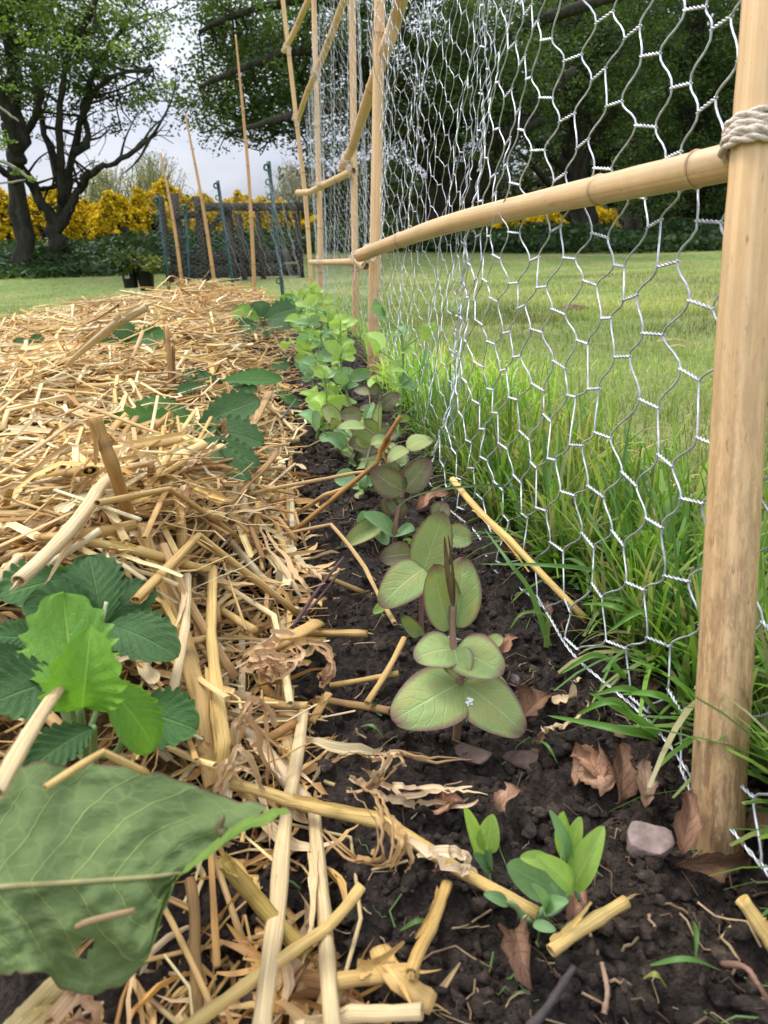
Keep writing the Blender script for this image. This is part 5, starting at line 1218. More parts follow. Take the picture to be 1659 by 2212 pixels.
for j, (a, b_, c) in enumerate([((1497, 1990), (1502, 2075), 'short green grass clipping standing on the soil below the nearest cane'), ((1405, 2085), (1560, 2098), 'long bluish grass clipping lying on the soil in the bottom right'), ((865, 2010), (950, 2003), 'green grass clipping lying across the steep straw stalk'), ((780, 1570), (830, 1595), 'grass clipping on the soil left of the lowest purple leaf'), ((1155, 1600), (1205, 1650), 'grass clipping lying right of the soil stained stone'), ((1390, 2115), (1440, 2135), 'yellowed grass clipping at the bottom of the soil')]):
    P = np.array([S(*a, .004), (S(*a, .008)+S(*b_, .008))/2+[0, 0, .003], S(*b_, .004)]); mb = MB(); Q = smoothpath(P, 12)
    ribbon(mb, Q, .0009*np.sin(np.linspace(.3, PI-.1, 12)), (0, -.4, 1), (.13, .26, .06) if j < 5 else (.35, .36, .1), .3, .6, na=3); tag(mb.build('grass_clipping', MAT['grass'], origin=Q[0]), c, 'grass clipping', 'grass clippings on the soil')
# ------------------------------------------------------------------ grass
def blades(n, pos, Lr, wr_, cols, lean=.5, segs=4, seed=1, leandir=None, flop=1.0):
    r_ = np.random.default_rng(seed); P0 = pos(r_, n); n = len(P0)
    L = r_.uniform(*Lr, n)*(.7+.3*r_.random(n)); w = r_.uniform(*wr_, n); a = r_.uniform(0, 2*PI, n)
    D = np.stack([np.cos(a), np.sin(a), np.zeros(n)], 1)
    if leandir is not None: D = nrm(D+np.asarray(leandir))
    ln = np.abs(r_.normal(0, lean, n))+.08
    f = np.linspace(0, 1, segs+1)
    ang = ln[:, None]*(.35+1.3*f[None])*flop
    st = L[:, None]/segs
    h = np.cumsum(np.concatenate([np.zeros((n, 1)), np.sin(ang[:, 1:])*st], 1), 1); z = np.cumsum(np.concatenate([np.zeros((n, 1)), np.cos(ang[:, 1:])*st], 1), 1)
    C = P0[:, None]+D[:, None]*h[..., None]; C[..., 2] += z
    sd = np.stack([-D[:, 1], D[:, 0], np.zeros(n)], 1)
    q = r_.uniform(0, PI, n); sd = sd*np.cos(q*.35)[:, None]+np.array([0, 0, 1])*np.sin(q*.35)[:, None]*.4
    ww = w[:, None]*(np.clip(1.15-f, 0, 1)**.55)[None]*np.where(f == 0, .8, 1)[None]
    Lf = C-sd[:, None]*ww[..., None]/2; Rt = C+sd[:, None]*ww[..., None]/2
    V = np.stack([Lf, Rt], 2).reshape(n, -1, 3)
    k = np.arange(segs); q4 = np.stack([2*k, 2*k+1, 2*k+3, 2*k+2], 1)
    Q = (np.arange(n)*2*(segs+1))[:, None, None]+q4[None]
    c = np.asarray(cols)[r_.integers(0, len(cols), n)]*r_.uniform(.75, 1.25, (n, 1))
    c = c*(1+.45*fbm(P0[:, 0]*2.2, P0[:, 1]*1.6, 0, 3, 91))[:, None]*np.where((vn(P0[:, 0]*6, P0[:, 1]*3, 0, 92) > .35)[:, None], [1.25, 1.05, 1.1], [1, 1, 1])
    c = np.repeat(np.clip(c, .02, .8), 2*(segs+1), 0)
    return V.reshape(-1, 3), Q.reshape(-1, 4), c
LG = [(.19, .40, .045), (.26, .48, .07), (.13, .29, .04), (.36, .56, .10), (.16, .32, .08), (.40, .50, .15), (.50, .47, .22)]
mb = MB()
def p_long(lo, hi, y0, y1, pw=1.5):
    def f(r_, n):
        y = y0+(y1-y0)*r_.random(n)**pw; x = meshX(y)+lo+(hi-lo)*(1-np.sqrt(r_.random(n)))*(1+.25*y)
        m = vn(x*26, y*26, 0, 61)+.45*vn(x*70, y*70, 0, 62) > -.28
        x, y = x[m], y[m]
        return np.stack([x, y, np.maximum(lawnZ(x, y), soilZ(x, y)*(x < meshX(y)+.05))-.004], 1)
    return f
V, Q, c = blades(8500, p_long(.016, .20, .12, 1.3, 1.6), (.028, .085), (.0024, .0056), LG, .8, 6, 5, (-.55, -.5, 0)); mb.add(V, Q, None, c)
V, Q, c = blades(650, p_long(.02, .15, .15, .8, 1.3), (.06, .12), (.0026, .0046), LG, .7, 7, 6, (-.3, -.3, 0)); mb.add(V, Q, None, c)
V, Q, c = blades(1500, p_long(.0, .06, .45, 3.4, 1.0), (.03, .11), (.0015, .003), LG, .5, 5, 7, (-.3, -.3, 0)); mb.add(V, Q, None, c)
V, Q, c = blades(3000, p_long(.02, .22, .6, 3.8, 1.2), (.02, .05), (.0018, .0034), LG, .5, 4, 8, (-.2, -.2, 0)); mb.add(V, Q, None, c)
tag(mb.build('long_grass', MAT['grass']), kind='stuff')
# single bold blades that reach over the soil
def bold(pts, w, label, col=(.14, .30, .05)):
    P = smoothpath(np.array([S(u, v, l) for u, v, l in pts]), 18); mb = MB()
    ribbon(mb, P, w/2*np.clip(np.linspace(1.25, 0, 18), 0, 1)**.6, (-.2, -.6, 1), col, .35, .3, na=3); return tag(mb.build('wild_grass', MAT['grass'], origin=P[0]), label, 'grass blade', 'bold grass blades over the soil')
bold([(1410, 1595, .012), (1330, 1575, .022), (1180, 1545, .02)], .0042, 'longest grass blade lying out over the soil below the netting')
bold([(1420, 1590, .012), (1350, 1540, .03), (1270, 1495, .04)], .004, 'grass blade rising to the left above the longest lying blade', (.17, .36, .06))
bold([(1185, 1395, .004), (1150, 1290, .03), (1100, 1215, .05), (1045, 1140, .06)], .0032, 'grass blade arching up to the left through the netting foot', (.14, .27, .08))
bold([(1180, 1398, .004), (1180, 1335, .02), (1130, 1325, .03), (1100, 1360, .02)], .0026, 'short bent grass blade curling back at the netting foot', (.2, .33, .08))
bold([(1120, 1058, .05), (1030, 1050, .06), (900, 1070, .05), (840, 1110, .045)], .0024, 'dark thin grass blade lying level over the top of the purple peas', (.07, .13, .03))
bold([(1300, 1235, .03), (1180, 1222, .04), (1030, 1218, .03)], .003, 'straight grass blade lying level behind the big purple plant', (.13, .27, .06))
for i in range(7):
    u = 1250+random.random()*200; v = 1300+random.random()*260
    bold([(u+60, v+30, .012), (u, v-20, .035), (u-80, v-30+random.random()*60, .03)], .004, 'loose green grass blade hanging through the lower netting', np.array((.15, .32, .05))*random.uniform(.8, 1.2))
# mown lawn blades, thinning with distance
mb = MB()
def p_lawn(y0, y1, pw):
    def f(r_, n):
        y = y0+(y1-y0)*r_.random(n)**pw; x = meshX(np.clip(y, 0, 3.7))+.03+(.25+.62*y)*r_.random(n)
        return np.stack([x, y, lawnZ(x, y)-.004], 1)
    return f
LW = [(.19, .28, .055), (.24, .32, .075), (.14, .23, .045), (.36, .37, .14), (.46, .42, .20), (.22, .33, .07), (.30, .35, .10)]
V, Q, c = blades(60000, p_lawn(.25, 2.6, 1.25), (.012, .03), (.0012, .0026), LW, .75, 2, 11); mb.add(V, Q, None, c)
V, Q, c = blades(75000, p_lawn(2.2, 9.5, 1.4), (.014, .032), (.003, .006), LW, .75, 1, 12); mb.add(V, Q, None, c)
def p_left(r_, n):
    y = 2.4+6*r_.random(n)**1.3; x = -.3-(.2+.62*y)*r_.random(n)
    return np.stack([x, y, lawnZ(x, y)-.004], 1)
V, Q, c = blades(45000, p_left, (.014, .032), (.003, .006), LW, .75, 1, 13); mb.add(V, Q, None, c)
tag(mb.build('lawn_grass', MAT['grass']), kind='stuff')
# ------------------------------------------------------------------ trees and shrubs
def leaf_quads(C, size, r_, flat=.6, cols=None):
    """one leaf (a folded diamond) per centre"""
    n = len(C); a = nrm(r_.normal(0, 1, (n, 3))*[1, 1, flat]); b = nrm(np.cross(a, r_.normal(0, 1, (n, 3))))
    s = size*r_.uniform(.6, 1.3, (n, 1)); V = np.stack([C-a*s, C+b*s*.55, C+a*s, C-b*s*.55], 1).reshape(-1, 3)
    Q = np.arange(n*4).reshape(n, 4); return V, Q, np.repeat(cols, 4, 0)
class Tree:
    def __init__(s, name, basep, label, cat='tree', group='trees behind the garden', seed=0):
        s.root = empty(name, basep, label, cat, group); s.wood = MB(); s.leaves = MB(); s.r = np.random.default_rng(seed); s.limbs = []
    def limb(s, pts, r0, r1, n=18, sides=9):
        P = smoothpath(pts, n); L = np.linspace(0, 1, n); rr = r0+(r1-r0)*L**.8
        P[1:-1] += s.r.normal(0, .25, (n-2, 3))*rr[1:-1, None]
        rr = rr*(1+.08*s.r.normal(0, 1, n)); tube(s.wood, P, rr, sides); s.limbs.append((P, rr)); return P
    def nearest(s, c):
        best = None
        for P, rr in s.limbs:
            d = np.linalg.norm(P-c, axis=1)+ (0); i = int(np.argmin(d))
            if best is None or d[i] < best[0]: best = (d[i], P[i], rr[i])
        return best
    def blob(s, c, rad, nclus, nleaf, size, cols, csize=.22, twig=True, hang=.1, depthy=1.0):
        size *= .62; nleaf *= 1.55
        c = np.asarray(c); rad = np.asarray(rad)
        X = nrm(s.r.normal(0, 1, (nclus, 3)))*(s.r.random((nclus, 1))**.42)*rad+c
        b = s.nearest(c)
        if twig and b[0] < 1.7:
            # side branch from limb to the middle of the blob, then twigs
            mid = (b[1]+c)/2+s.r.normal(0, .1, 3); B = smoothpath([b[1], mid, c+s.r.normal(0, .15, 3)], 8)
            tube(s.wood, B, np.linspace(min(b[2]*.5, .028), .010, 8), 6); s.limbs.append((B, np.linspace(.03, .010, 8)))
            for x in X[::2]:
                bb = s.nearest(x)
                if bb[0] > .75: continue
                m = (bb[1]+x)/2+s.r.normal(0, .06, 3)-[0, 0, .04]
                tube(s.wood, smoothpath([bb[1], m, x], 5), np.linspace(.009, .003, 5), 4, cap=False)
        cols = np.asarray(cols)
        k = s.r.integers(0, len(cols), nclus); tone = s.r.uniform(.65, 1.35, nclus)
        D = nrm(s.r.normal(0, 1, (nclus, 3)))*[1, 1, .35]
        C = []; CC = []
        for i in range(nclus):
            m = max(4, int(nleaf*s.r.uniform(.5, 1.5)))
            al = s.r.uniform(-1, 1, (m, 1))
            q = X[i]+D[i]*al*csize*1.6+s.r.normal(0, csize*.45, (m, 3))*[1, 1, .5]-np.array([0, 0, hang])*s.r.random((m, 1))*csize
            C.append(q); CC.append(np.tile(cols[k[i]]*tone[i], (m, 1))*s.r.uniform(.75, 1.25, (m, 1)))
        C = np.concatenate(C); CC = np.concatenate(CC)
        V, Q, c4 = leaf_quads(C, size, s.r, .5, CC); s.leaves.add(V, Q, None, c4)
    def done(s, crown='crown'):
        s.wood.build('trunk', MAT['bark'], s.root)
        if s.leaves.n: s.leaves.build(crown, MAT['foliage'], s.root, smooth=False)
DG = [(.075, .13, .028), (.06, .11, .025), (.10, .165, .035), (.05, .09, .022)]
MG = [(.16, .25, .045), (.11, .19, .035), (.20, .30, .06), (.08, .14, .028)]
FG = [(.22, .32, .07), (.17, .27, .05)]
g0 = lambda u, Y, sink=.06: np.array([atY(u, 600, Y)[0], Y, float(lawnZ(atY(u, 600, Y)[0], Y))-sink])
def pT(u, v, Y, dy=0): return atY(u, v, Y+dy)
def rad(px, Y, ky=1.0): r = px/F_PX*Y*.98; return r
def pxr(a, b, Y, d=None): return np.array([a/F_PX*Y, (d if d else max(a, b)/F_PX*Y), b/F_PX*Y])
# T1: many-stemmed tree on the left
Y = 9.2
T = Tree('broadleaf_tree', g0(122, Y), 'many stemmed tree forking low, in front of the yellow gorse on the left', seed=11)
T.limb([g0(124, Y, .1), pT(122, 540, Y), pT(120, 485, Y)], .11, .095, 10, 12)
T.limb([pT(122, 500, Y), pT(100, 450, Y), pT(72, 405, Y), pT(35, 330, Y, -.3), pT(8, 250, Y, -.5), pT(-40, 120, Y, -.6)], .075, .035)
T.limb([pT(122, 500, Y), pT(135, 440, Y, .1), pT(128, 390, Y, .2), pT(105, 310, Y, .3), pT(85, 240, Y, .5), pT(70, 120, Y, .8)], .062, .025)
T.limb([pT(124, 500, Y), pT(150, 452, Y), pT(178, 400, Y), pT(192, 372, Y, -.2)], .065, .035)
T.limb([pT(150, 452, Y), pT(150, 400, Y, .2), pT(158, 330, Y, .2), pT(176, 260, Y, .1), pT(200, 205, Y), pT(255, 160, Y, -.3), pT(330, 150, Y, -.6)], .058, .016)
T.limb([pT(178, 400, Y), pT(205, 370, Y, -.2), pT(255, 350, Y, -.5), pT(310, 310, Y, -.8), pT(335, 285, Y, -1)], .045, .012)
T.limb([pT(135, 440, Y), pT(130, 330, Y, -.2), pT(130, 230, Y, -.3), pT(150, 120, Y, -.4), pT(200, 20, Y, -.5), pT(230, -80, Y, -.6)], .05, .02)
T.limb([pT(158, 330, Y), pT(190, 300, Y), pT(180, 220, Y, .3), pT(230, 110, Y, .5), pT(280, 40, Y, .4)], .05, .018)
T.limb([pT(72, 405, Y), pT(100, 408, Y, .2), pT(130, 402, Y, .3)], .035, .02, 8)
T.limb([pT(40, 330, Y), pT(90, 215, Y, -.4), pT(60, 190, Y, -.5), pT(10, 170, Y, -.6)], .04, .02)
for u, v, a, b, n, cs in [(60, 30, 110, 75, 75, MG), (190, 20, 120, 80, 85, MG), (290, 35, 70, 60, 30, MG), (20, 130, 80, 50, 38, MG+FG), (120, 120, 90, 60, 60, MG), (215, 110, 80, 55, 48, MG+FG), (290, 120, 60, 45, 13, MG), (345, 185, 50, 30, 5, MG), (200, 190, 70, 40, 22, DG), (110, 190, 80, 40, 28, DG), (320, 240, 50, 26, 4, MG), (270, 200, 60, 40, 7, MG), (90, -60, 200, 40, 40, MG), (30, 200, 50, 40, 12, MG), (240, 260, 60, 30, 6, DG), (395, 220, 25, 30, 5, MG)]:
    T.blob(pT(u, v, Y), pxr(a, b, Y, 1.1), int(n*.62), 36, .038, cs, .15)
# bare twiggy shoots between the stems
for i in range(60):
    P, rr = T.limbs[T.r.integers(0, 9)]; p = P[T.r.integers(4, len(P))]; q = p+T.r.normal(0, 1, 3)*[.42, .3, .25]+[.12, 0, .12]
    m = (p+q)/2+T.r.normal(0, .035, 3); W = smoothpath([p, m, q], 7); tube(T.wood, W, np.linspace(.016, .004, 7), 4, cap=False)
    for k in range(4):
        j = T.r.integers(2, 7); e = W[j]+T.r.normal(0, .13, 3)+(W[-1]-W[0])*.15; tube(T.wood, np.array([W[j], (W[j]+e)/2+T.r.normal(0, .03, 3), e]), .0045, 3, cap=False)
T.done()
# T0: straight trunk at the left edge
Y = 8.9
T = Tree('broadleaf_tree', g0(50, Y), 'dark straight trunked tree at the left edge of the photo', seed=23)
T.limb([g0(52, Y, .1), pT(50, 520, Y), pT(40, 430, Y), pT(38, 340, Y), pT(36, 230, Y, .2), pT(20, 80, Y, .3), pT(10, -60, Y, .4)], .11, .07, 22, 12)
T.limb([pT(38, 350, Y), pT(20, 260, Y, -.3), pT(-20, 160, Y, -.5)], .10, .04)
T.limb([pT(40, 400, Y), pT(10, 372, Y, -.3), pT(-30, 350, Y, -.5)], .05, .03, 8)
for u, v, a, b, n in [(-20, 60, 90, 70, 50), (10, -50, 110, 60, 50), (-30, 180, 60, 60, 22), (30, 240, 40, 30, 5)]: T.blob(pT(u, v, Y, .3), pxr(a, b, Y, .8), n, 34, .042, MG, .17)
T.done()
# near budding twig at the left edge
Y = 3.6
b0 = pT(-30, 345, Y)
T = Tree('budding_twig', b0, 'pale budding twig with fresh yellow green leaves reaching in at the left edge', 'twig', 'foreground twigs', 31)
T.limb([pT(-40, 340, Y), pT(10, 352, Y), pT(55, 378, Y), pT(68, 392, Y)], .010, .006, 10, 6); T.limb([pT(-40, 395, Y), pT(20, 394, Y), pT(55, 388, Y)], .006, .004, 8, 5); T.limb([pT(-40, 200, Y), pT(10, 240, Y), pT(40, 262, Y)], .007, .004, 8, 5)
for u, v in [(40, 372), (72, 385), (10, 298), (20, 190), (5, 320), (45, 80), (-5, 285)]: T.blob(pT(u, v, Y), pxr(9, 9, Y), 3, 9, .013, FG, .02, False)
for (P, rr) in T.limbs:
    mb = MB(); tube(mb, P, rr, 6, (.30, .30, .22)); mb.build('twig_stem', MAT['stem'], T.root)
T.leaves.build('young_leaves', MAT['foliage'], T.root, smooth=False)
# T2: great spreading tree behind the netting
Y = 10.5
T = Tree('spreading_tree', g0(955, Y), 'great dark spreading tree whose low branches hang over the far netting', seed=47)
T.limb([g0(955, Y, .1), pT(955, 500, Y), pT(950, 430, Y), pT(962, 330, Y), pT(985, 200, Y, .2), pT(1000, 50, Y, .3), pT(1005, -150, Y, .3)], .24, .15, 22, 12)
T.limb([pT(955, 400, Y), pT(890, 300, Y, -.5), pT(800, 240, Y, -1.2), pT(700, 235, Y, -1.8), pT(590, 260, Y, -2.2), pT(500, 285, Y, -2.4)], .10, .02)
T.limb([pT(960, 330, Y), pT(880, 200, Y, -.4), pT(760, 120, Y, -1), pT(640, 110, Y, -1.6), pT(520, 150, Y, -2), pT(430, 190, Y, -2.2)], .10, .02)
T.limb([pT(985, 200, Y), pT(850, 60, Y, -.6), pT(700, 0, Y, -1.2), pT(540, 20, Y, -1.6), pT(430, 70, Y, -1.8)], .09, .02)
T.limb([pT(960, 420, Y), pT(1030, 350, Y, -.4), pT(1090, 290, Y, -.8), pT(1180, 260, Y, -1)], .15, .04)
T.limb([pT(950, 450, Y), pT(1010, 410, Y, -.2), pT(1075, 330, Y, -.3), pT(1150, 240, Y, -.3), pT(1240, 150, Y, -.2)], .17, .05)
T.limb([pT(985, 200, Y), pT(1100, 80, Y, -.5), pT(1250, 20, Y, -.8), pT(1380, -20, Y, -.9)], .13, .04)
for u, v, a, b, n, cs in [(480, 35, 70, 60, 34, DG+MG), (560, 60, 100, 80, 70, DG+MG), (660, 60, 100, 80, 95, DG), (470, 130, 55, 50, 18, DG+MG), (550, 160, 85, 60, 50, DG), (640, 170, 90, 60, 66, DG), (480, 235, 75, 40, 22, DG+MG), (570, 250, 90, 42, 46, DG), (650, 270, 70, 45, 34, DG), (425, 195, 36, 30, 5, MG), (500, 300, 45, 18, 7, DG), (700, 330, 60, 30, 10, DG), (740, 150, 90, 110, 75, DG), (840, 120, 110, 130, 110, DG), (950, 110, 110, 130, 100, DG), (1060, 120, 110, 120, 95, DG), (860, 260, 110, 80, 55, DG), (980, 260, 90, 90, 50, DG), (1090, 240, 100, 70, 60, DG), (780, 280, 70, 70, 28, DG), (900, -40, 250, 60, 60, DG), (870, 370, 90, 50, 24, DG), (1060, 340, 70, 40, 20, DG), (1040, 230, 100, 70, 60, DG), (1020, 120, 110, 90, 60, DG), (1130, 160, 90, 80, 50, DG), (800, 200, 100, 60, 40, DG)]:
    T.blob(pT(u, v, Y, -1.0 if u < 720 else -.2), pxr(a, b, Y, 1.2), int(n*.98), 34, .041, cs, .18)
T.done()
# T3, T4: trees on the right
for (u, Y, r0, lab, blobs, seed, lean) in [
    (1243, 12.5, .26, 'straight trunked tree seen through the right half of the netting', [(1040, 120, 110, 110, 80), (1060, 240, 100, 90, 70), (1120, 330, 70, 40, 24), (1180, 60, 110, 110, 85), (1300, 80, 120, 110, 95), (1240, 190, 110, 70, 60), (1330, 230, 80, 60, 36), (1160, 200, 70, 60, 36), (1320, 310, 60, 36, 14), (1250, -60, 180, 80, 80), (1310, 270, 60, 40, 16)], 61, 5),
    (1505, 13.2, .28, 'dark tree left of the nearest cane, its lowest branches almost touching the hedge', [(1400, 60, 120, 110, 95), (1520, 70, 120, 110, 100), (1440, 190, 110, 80, 80), (1540, 200, 90, 90, 70), (1420, 300, 80, 60, 50), (1500, 320, 90, 60, 60), (1450, 390, 80, 45, 40), (1540, 410, 80, 50, 46), (1390, 360, 50, 40, 22), (1450, -60, 200, 80, 90), (1400, 440, 60, 30, 22), (1480, 460, 80, 30, 34)], 67, -3),
    (1640, 12.6, .26, 'tree mostly hidden behind the nearest cane', [(1640, 60, 110, 120, 80), (1650, 220, 100, 100, 70), (1620, 360, 90, 70, 55), (1640, 460, 90, 50, 40), (1740, 150, 120, 200, 90)], 71, 0),
    (1360, 15.5, .2, 'thin dark trunked tree behind the hedge between two larger trees', [(1360, 130, 90, 120, 70), (1370, 250, 70, 60, 36)], 73, 8)]:
    T = Tree('broadleaf_tree', g0(u, Y), lab, seed=seed)
    T.limb([g0(u, Y, .1), pT(u, 480, Y), pT(u+lean, 380, Y), pT(u+lean, 260, Y), pT(u, 100, Y), pT(u-lean, -80, Y)], r0, r0*.55, 20, 11)
    for (bu, bv, a, b, n) in blobs[:7]: T.limb([pT(u+lean*.5, min(400, bv+150), Y), pT((u+bu)/2+6, bv+60, Y, -.3), pT(bu, bv, Y, -.5)], r0*.4, .03, 10, 7)
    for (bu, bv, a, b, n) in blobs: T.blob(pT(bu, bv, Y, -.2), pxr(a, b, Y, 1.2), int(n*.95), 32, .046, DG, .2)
    T.done()
# distant pale willows: fans of fine upright whips with sparse leaf
def willow(u, Y, v0, spread, v1, n, label, seed, c1, c2):
    r_ = np.random.default_rng(seed); b = g0(u, Y, .1); root = empty('willow_shrub', b, label, 'shrub', 'pale shrubs beyond the gorse'); w = MB(); lf_ = []
    for i in range(n):
        k = r_.normal(0, .5); e = pT(u+np.clip(k, -1.1, 1.1)*spread, v1+abs(k)**2*70+r_.uniform(0, 70), Y, r_.normal(0, .5)); m = b*.45+e*.55+r_.normal(0, .12, 3)-[.1*k, 0, 0]
        P = smoothpath([b+r_.normal(0, .25, 3)*[1, 1, 0], m, e], 7); tube(w, P, np.linspace(.018, .004, 7), 3, np.array(c1)*r_.uniform(.8, 1.2), cap=False)
        for f in r_.uniform(.3, 1, 26): lf_.append(P[min(6, int(f*6))]*(1-(f*6)%1)+P[min(6, int(f*6)+1)]*((f*6)%1)+r_.normal(0, .07, 3))
    lf_ = np.array(lf_); l = MB(); cc = np.tile(np.array(c2), (len(lf_), 1))*r_.uniform(.7, 1.3, (len(lf_), 1)); V, Q, c = leaf_quads(lf_, .026, r_, 1.5, cc); l.add(V, Q, None, c)
    w.build('stems', MAT['stem'], root); l.build('foliage', MAT['foliage'], root, smooth=False)
willow(225, 16, 520, 80, 345, 190, 'pale olive willow shrub rising behind the gorse left of centre', 3, (.26, .25, .13), (.34, .35, .13))
willow(330, 16.5, 520, 90, 325, 210, 'pale feathery willow shrub behind the gorse, nearest the dark fence', 4, (.27, .26, .14), (.36, .37, .15))
willow(420, 17, 520, 50, 400, 70, 'low thin willow shrub behind the slatted fence', 6, (.27, .26, .16), (.36, .36, .17))
willow(628, 15, 520, 60, 345, 130, 'grey twiggy shrub behind the farthest cane', 5, (.32, .30, .25), (.38, .37, .26))
willow(20, 16, 520, 90, 400, 120, 'pale shrub glimpsed between the two left trunks', 7, (.24, .24, .12), (.30, .32, .12))
# gorse
def gorse(u, Y, w, vtop, label, seed, fl=1.0):
    r_ = np.random.default_rng(seed); b = g0(u, Y, .05); root = empty('gorse_bush', b, label, 'gorse bush', 'yellow flowering gorse bushes'); top = pT(u, vtop, Y)[2]-b[2]; W = w/F_PX*Y
    n = 5200; a = nrm(r_.normal(0, 1, (n, 3))); a[:, 2] = np.abs(a[:, 2]); rr = r_.random((n, 1))**.35
    lump = 1+.22*vn(a[:, 0]*3+seed, a[:, 1]*3, a[:, 2]*3, seed)
    P = b+a*rr*lump[:, None]*np.array([W, W*.8, top])
    cc = np.array([(.05, .062, .022), (.035, .045, .016), (.075, .08, .03), (.06, .045, .025)])[r_.integers(0, 4, n)]*r_.uniform(.6, 1.3, (n, 1)); l = MB(); V, Q, c = leaf_quads(P, .055, r_, 1, cc); l.add(V, Q, None, c); l.build('foliage', MAT['foliage'], root, smooth=False)
    n = int(6500*fl); a = nrm(r_.normal(0, 1, (n*3, 3))*[1, 1, .9]); a[:, 2] = np.abs(a[:, 2])
    keep = (vn(a[:, 0]*4+seed, a[:, 1]*4, a[:, 2]*5, seed+3)+.5*vn(a[:, 0]*9+seed, a[:, 1]*9, a[:, 2]*9, seed+4)+1.5*(a[:, 2]-.34) > -.06) & (a[:, 2] > .16); a = a[keep][:n]; lump = 1+.22*vn(a[:, 0]*3+seed, a[:, 1]*3, a[:, 2]*3, seed)
    P = b+a*(r_.uniform(.93, 1.06, (len(a), 1)))*lump[:, None]*np.array([W, W*.8, top])
    cc = np.array([(.84, .62, .02), (.78, .52, .015), (.88, .70, .05), (.62, .42, .02)])[r_.integers(0, 4, len(a))]*r_.uniform(.7, 1.15, (len(a), 1)); f = MB(); V, Q, c = leaf_quads(P, .034, r_, 1, cc); f.add(V, Q, None, c); f.build('flowers', MAT['flower'], root, smooth=False)
for i, (u, Y, w, vt, lab, fl) in enumerate([(-40, 12, 75, 445, 'gorse bush cut by the left edge of the photo', 1), (45, 12.3, 70, 440, 'gorse bush behind the straight trunk at the left', 1), (120, 12.6, 70, 432, 'tall gorse bush behind the forked trunk', 1), (200, 12, 75, 455, 'full yellow gorse bush just right of the forked trunk', 1.2), (265, 11.8, 70, 442, 'bright gorse bush with a dark hollow, midway between trunk and fence', 1.2), (325, 12.2, 66, 434, 'gorse bush rising beside the dark fence posts', 1.1), (385, 12.6, 60, 420, 'gorse bush showing above the dark fence posts', 1), (450, 12.6, 60, 452, 'gorse bush seen through the slatted fence', 1), (530, 13, 60, 432, 'gorse bush topping the fence rail between the green posts', 1), (600, 13, 62, 438, 'gorse bush above the fence rail right of the tall green post', 1), (670, 13, 55, 480, 'gorse bush glimpsed low behind the far canes', .8), (1090, 16, 60, 466, 'gorse bush right of the spreading trunk', .9), (1170, 16, 62, 470, 'gorse bush under the long rail', .9), (1275, 16.5, 55, 452, 'gorse bush right of the straight trunk', 1)]):
    gorse(u, Y, w, vt-6, lab, 100+i, fl*1.25)
# dark hedge and undergrowth under the trees
def under(name, x0, x1, y0, y1, h0, h1, n, size, cols, seed):
    r_ = np.random.default_rng(seed); x = r_.uniform(x0, x1, n); y = r_.uniform(y0, y1, n); hh = h0+(h1-h0)*(.5+.5*vn(x*1.3, y*1.3, 0, seed))
    z = lawnZ(x, y)+hh*r_.random(n)**.7*(.35+.65*sstep(0, .5, (y-y0)/(y1-y0)))
    cc = np.asarray(cols)[r_.integers(0, len(cols), n)]*r_.uniform(.6, 1.4, (n, 1)); mb = MB(); V, Q, c = leaf_quads(np.stack([x, y, z], 1), size, r_, .6, cc); mb.add(V, Q, None, c)
    return tag(mb.build(name, MAT['foliage'], smooth=False), kind='stuff')
UC = [(.04, .085, .025), (.03, .065, .02), (.055, .105, .035), (.045, .08, .03)]
under('undergrowth', -9, -1.0, 8.3, 11.2, .10, .36, 26000, .045, UC, 201)
under('undergrowth', -1.2, 9, 9.9, 13.5, .15, .55, 30000, .05, UC, 202)
under('hedge_mass', -2, 14, 16.5, 20, 1.1, 2.2, 42000, .09, [(.03, .05, .014), (.04, .06, .02), (.05, .05, .025)], 203)
under('hedge_mass', -16, -1, 14.0, 15.5, .5, 1.3, 12000, .08, [(.05, .06, .025), (.04, .05, .02)], 204)
under('wood_backdrop', 4.5, 18, 18, 24, 1.0, 10, 52000, .16, [(.02, .04, .01), (.03, .055, .015), (.04, .07, .02)], 205)
# ------------------------------------------------------------------ far netting pen: green metal posts, timber, canes, pots
def on_lawn(u, v):
    p = S(u, v, 0, lawnZ); return p
posts = [(367, 640, 340, 422, False, 'darkest green metal post at the left corner of the far pen'), (410, 642, 400, 440, False, 'thin green metal post, second from the left in the far pen'), (506, 632, 470, 390, True, 'green metal post with an insulator hook at its top, left of the tall cane'), (612, 645, 580, 348, True, 'tallest green metal post with hooks, nearest the farthest row cane')]
foot = []
for (bu, bv, tu, tv, hk, lab) in posts:
    b = on_lawn(bu, bv); t_ = atY(tu, tv, b[1]); foot.append(b)
    root = empty('metal_post', b, lab, 'metal post', 'green metal posts of the far pen'); mb = MB()
    d = t_-b; nseg = 40; w = .021
    # a T section: flange and web
    for (ax, ay) in ((w, .005), (.005, w*.8)):
        q = np.array([(-ax/2, -ay/2), (ax/2, -ay/2), (ax/2, ay/2), (-ax/2, ay/2)]); V = []
        for f in (-.03, 1.0): V += [b+d*f+np.array([x_, y_+(ay/2 if ay > .01 else 0), 0]) for x_, y_ in q]
        mb.add(V, [[0, 1, 5, 4], [1, 2, 6, 5], [2, 3, 7, 6], [3, 0, 4, 7], [4, 5, 6, 7]])
    mb.build('shaft', MAT['post_green'], root, smooth=False)
    for f in np.linspace(.15, .97, 9 if hk else 6):
        p = b+d*f; m2 = MB(); P = smoothpath([p+[0, -.004, 0], p+[-.02, -.01, .004], p+[-.026, -.01, -.018], p+[-.008, -.008, -.026]], 8); tube(m2, P, .004 if f < .9 else .006, 6); m2.build('hook', MAT['post_green'], root)
ft = np.array(foot)
P_end = on_lawn(672, 655)
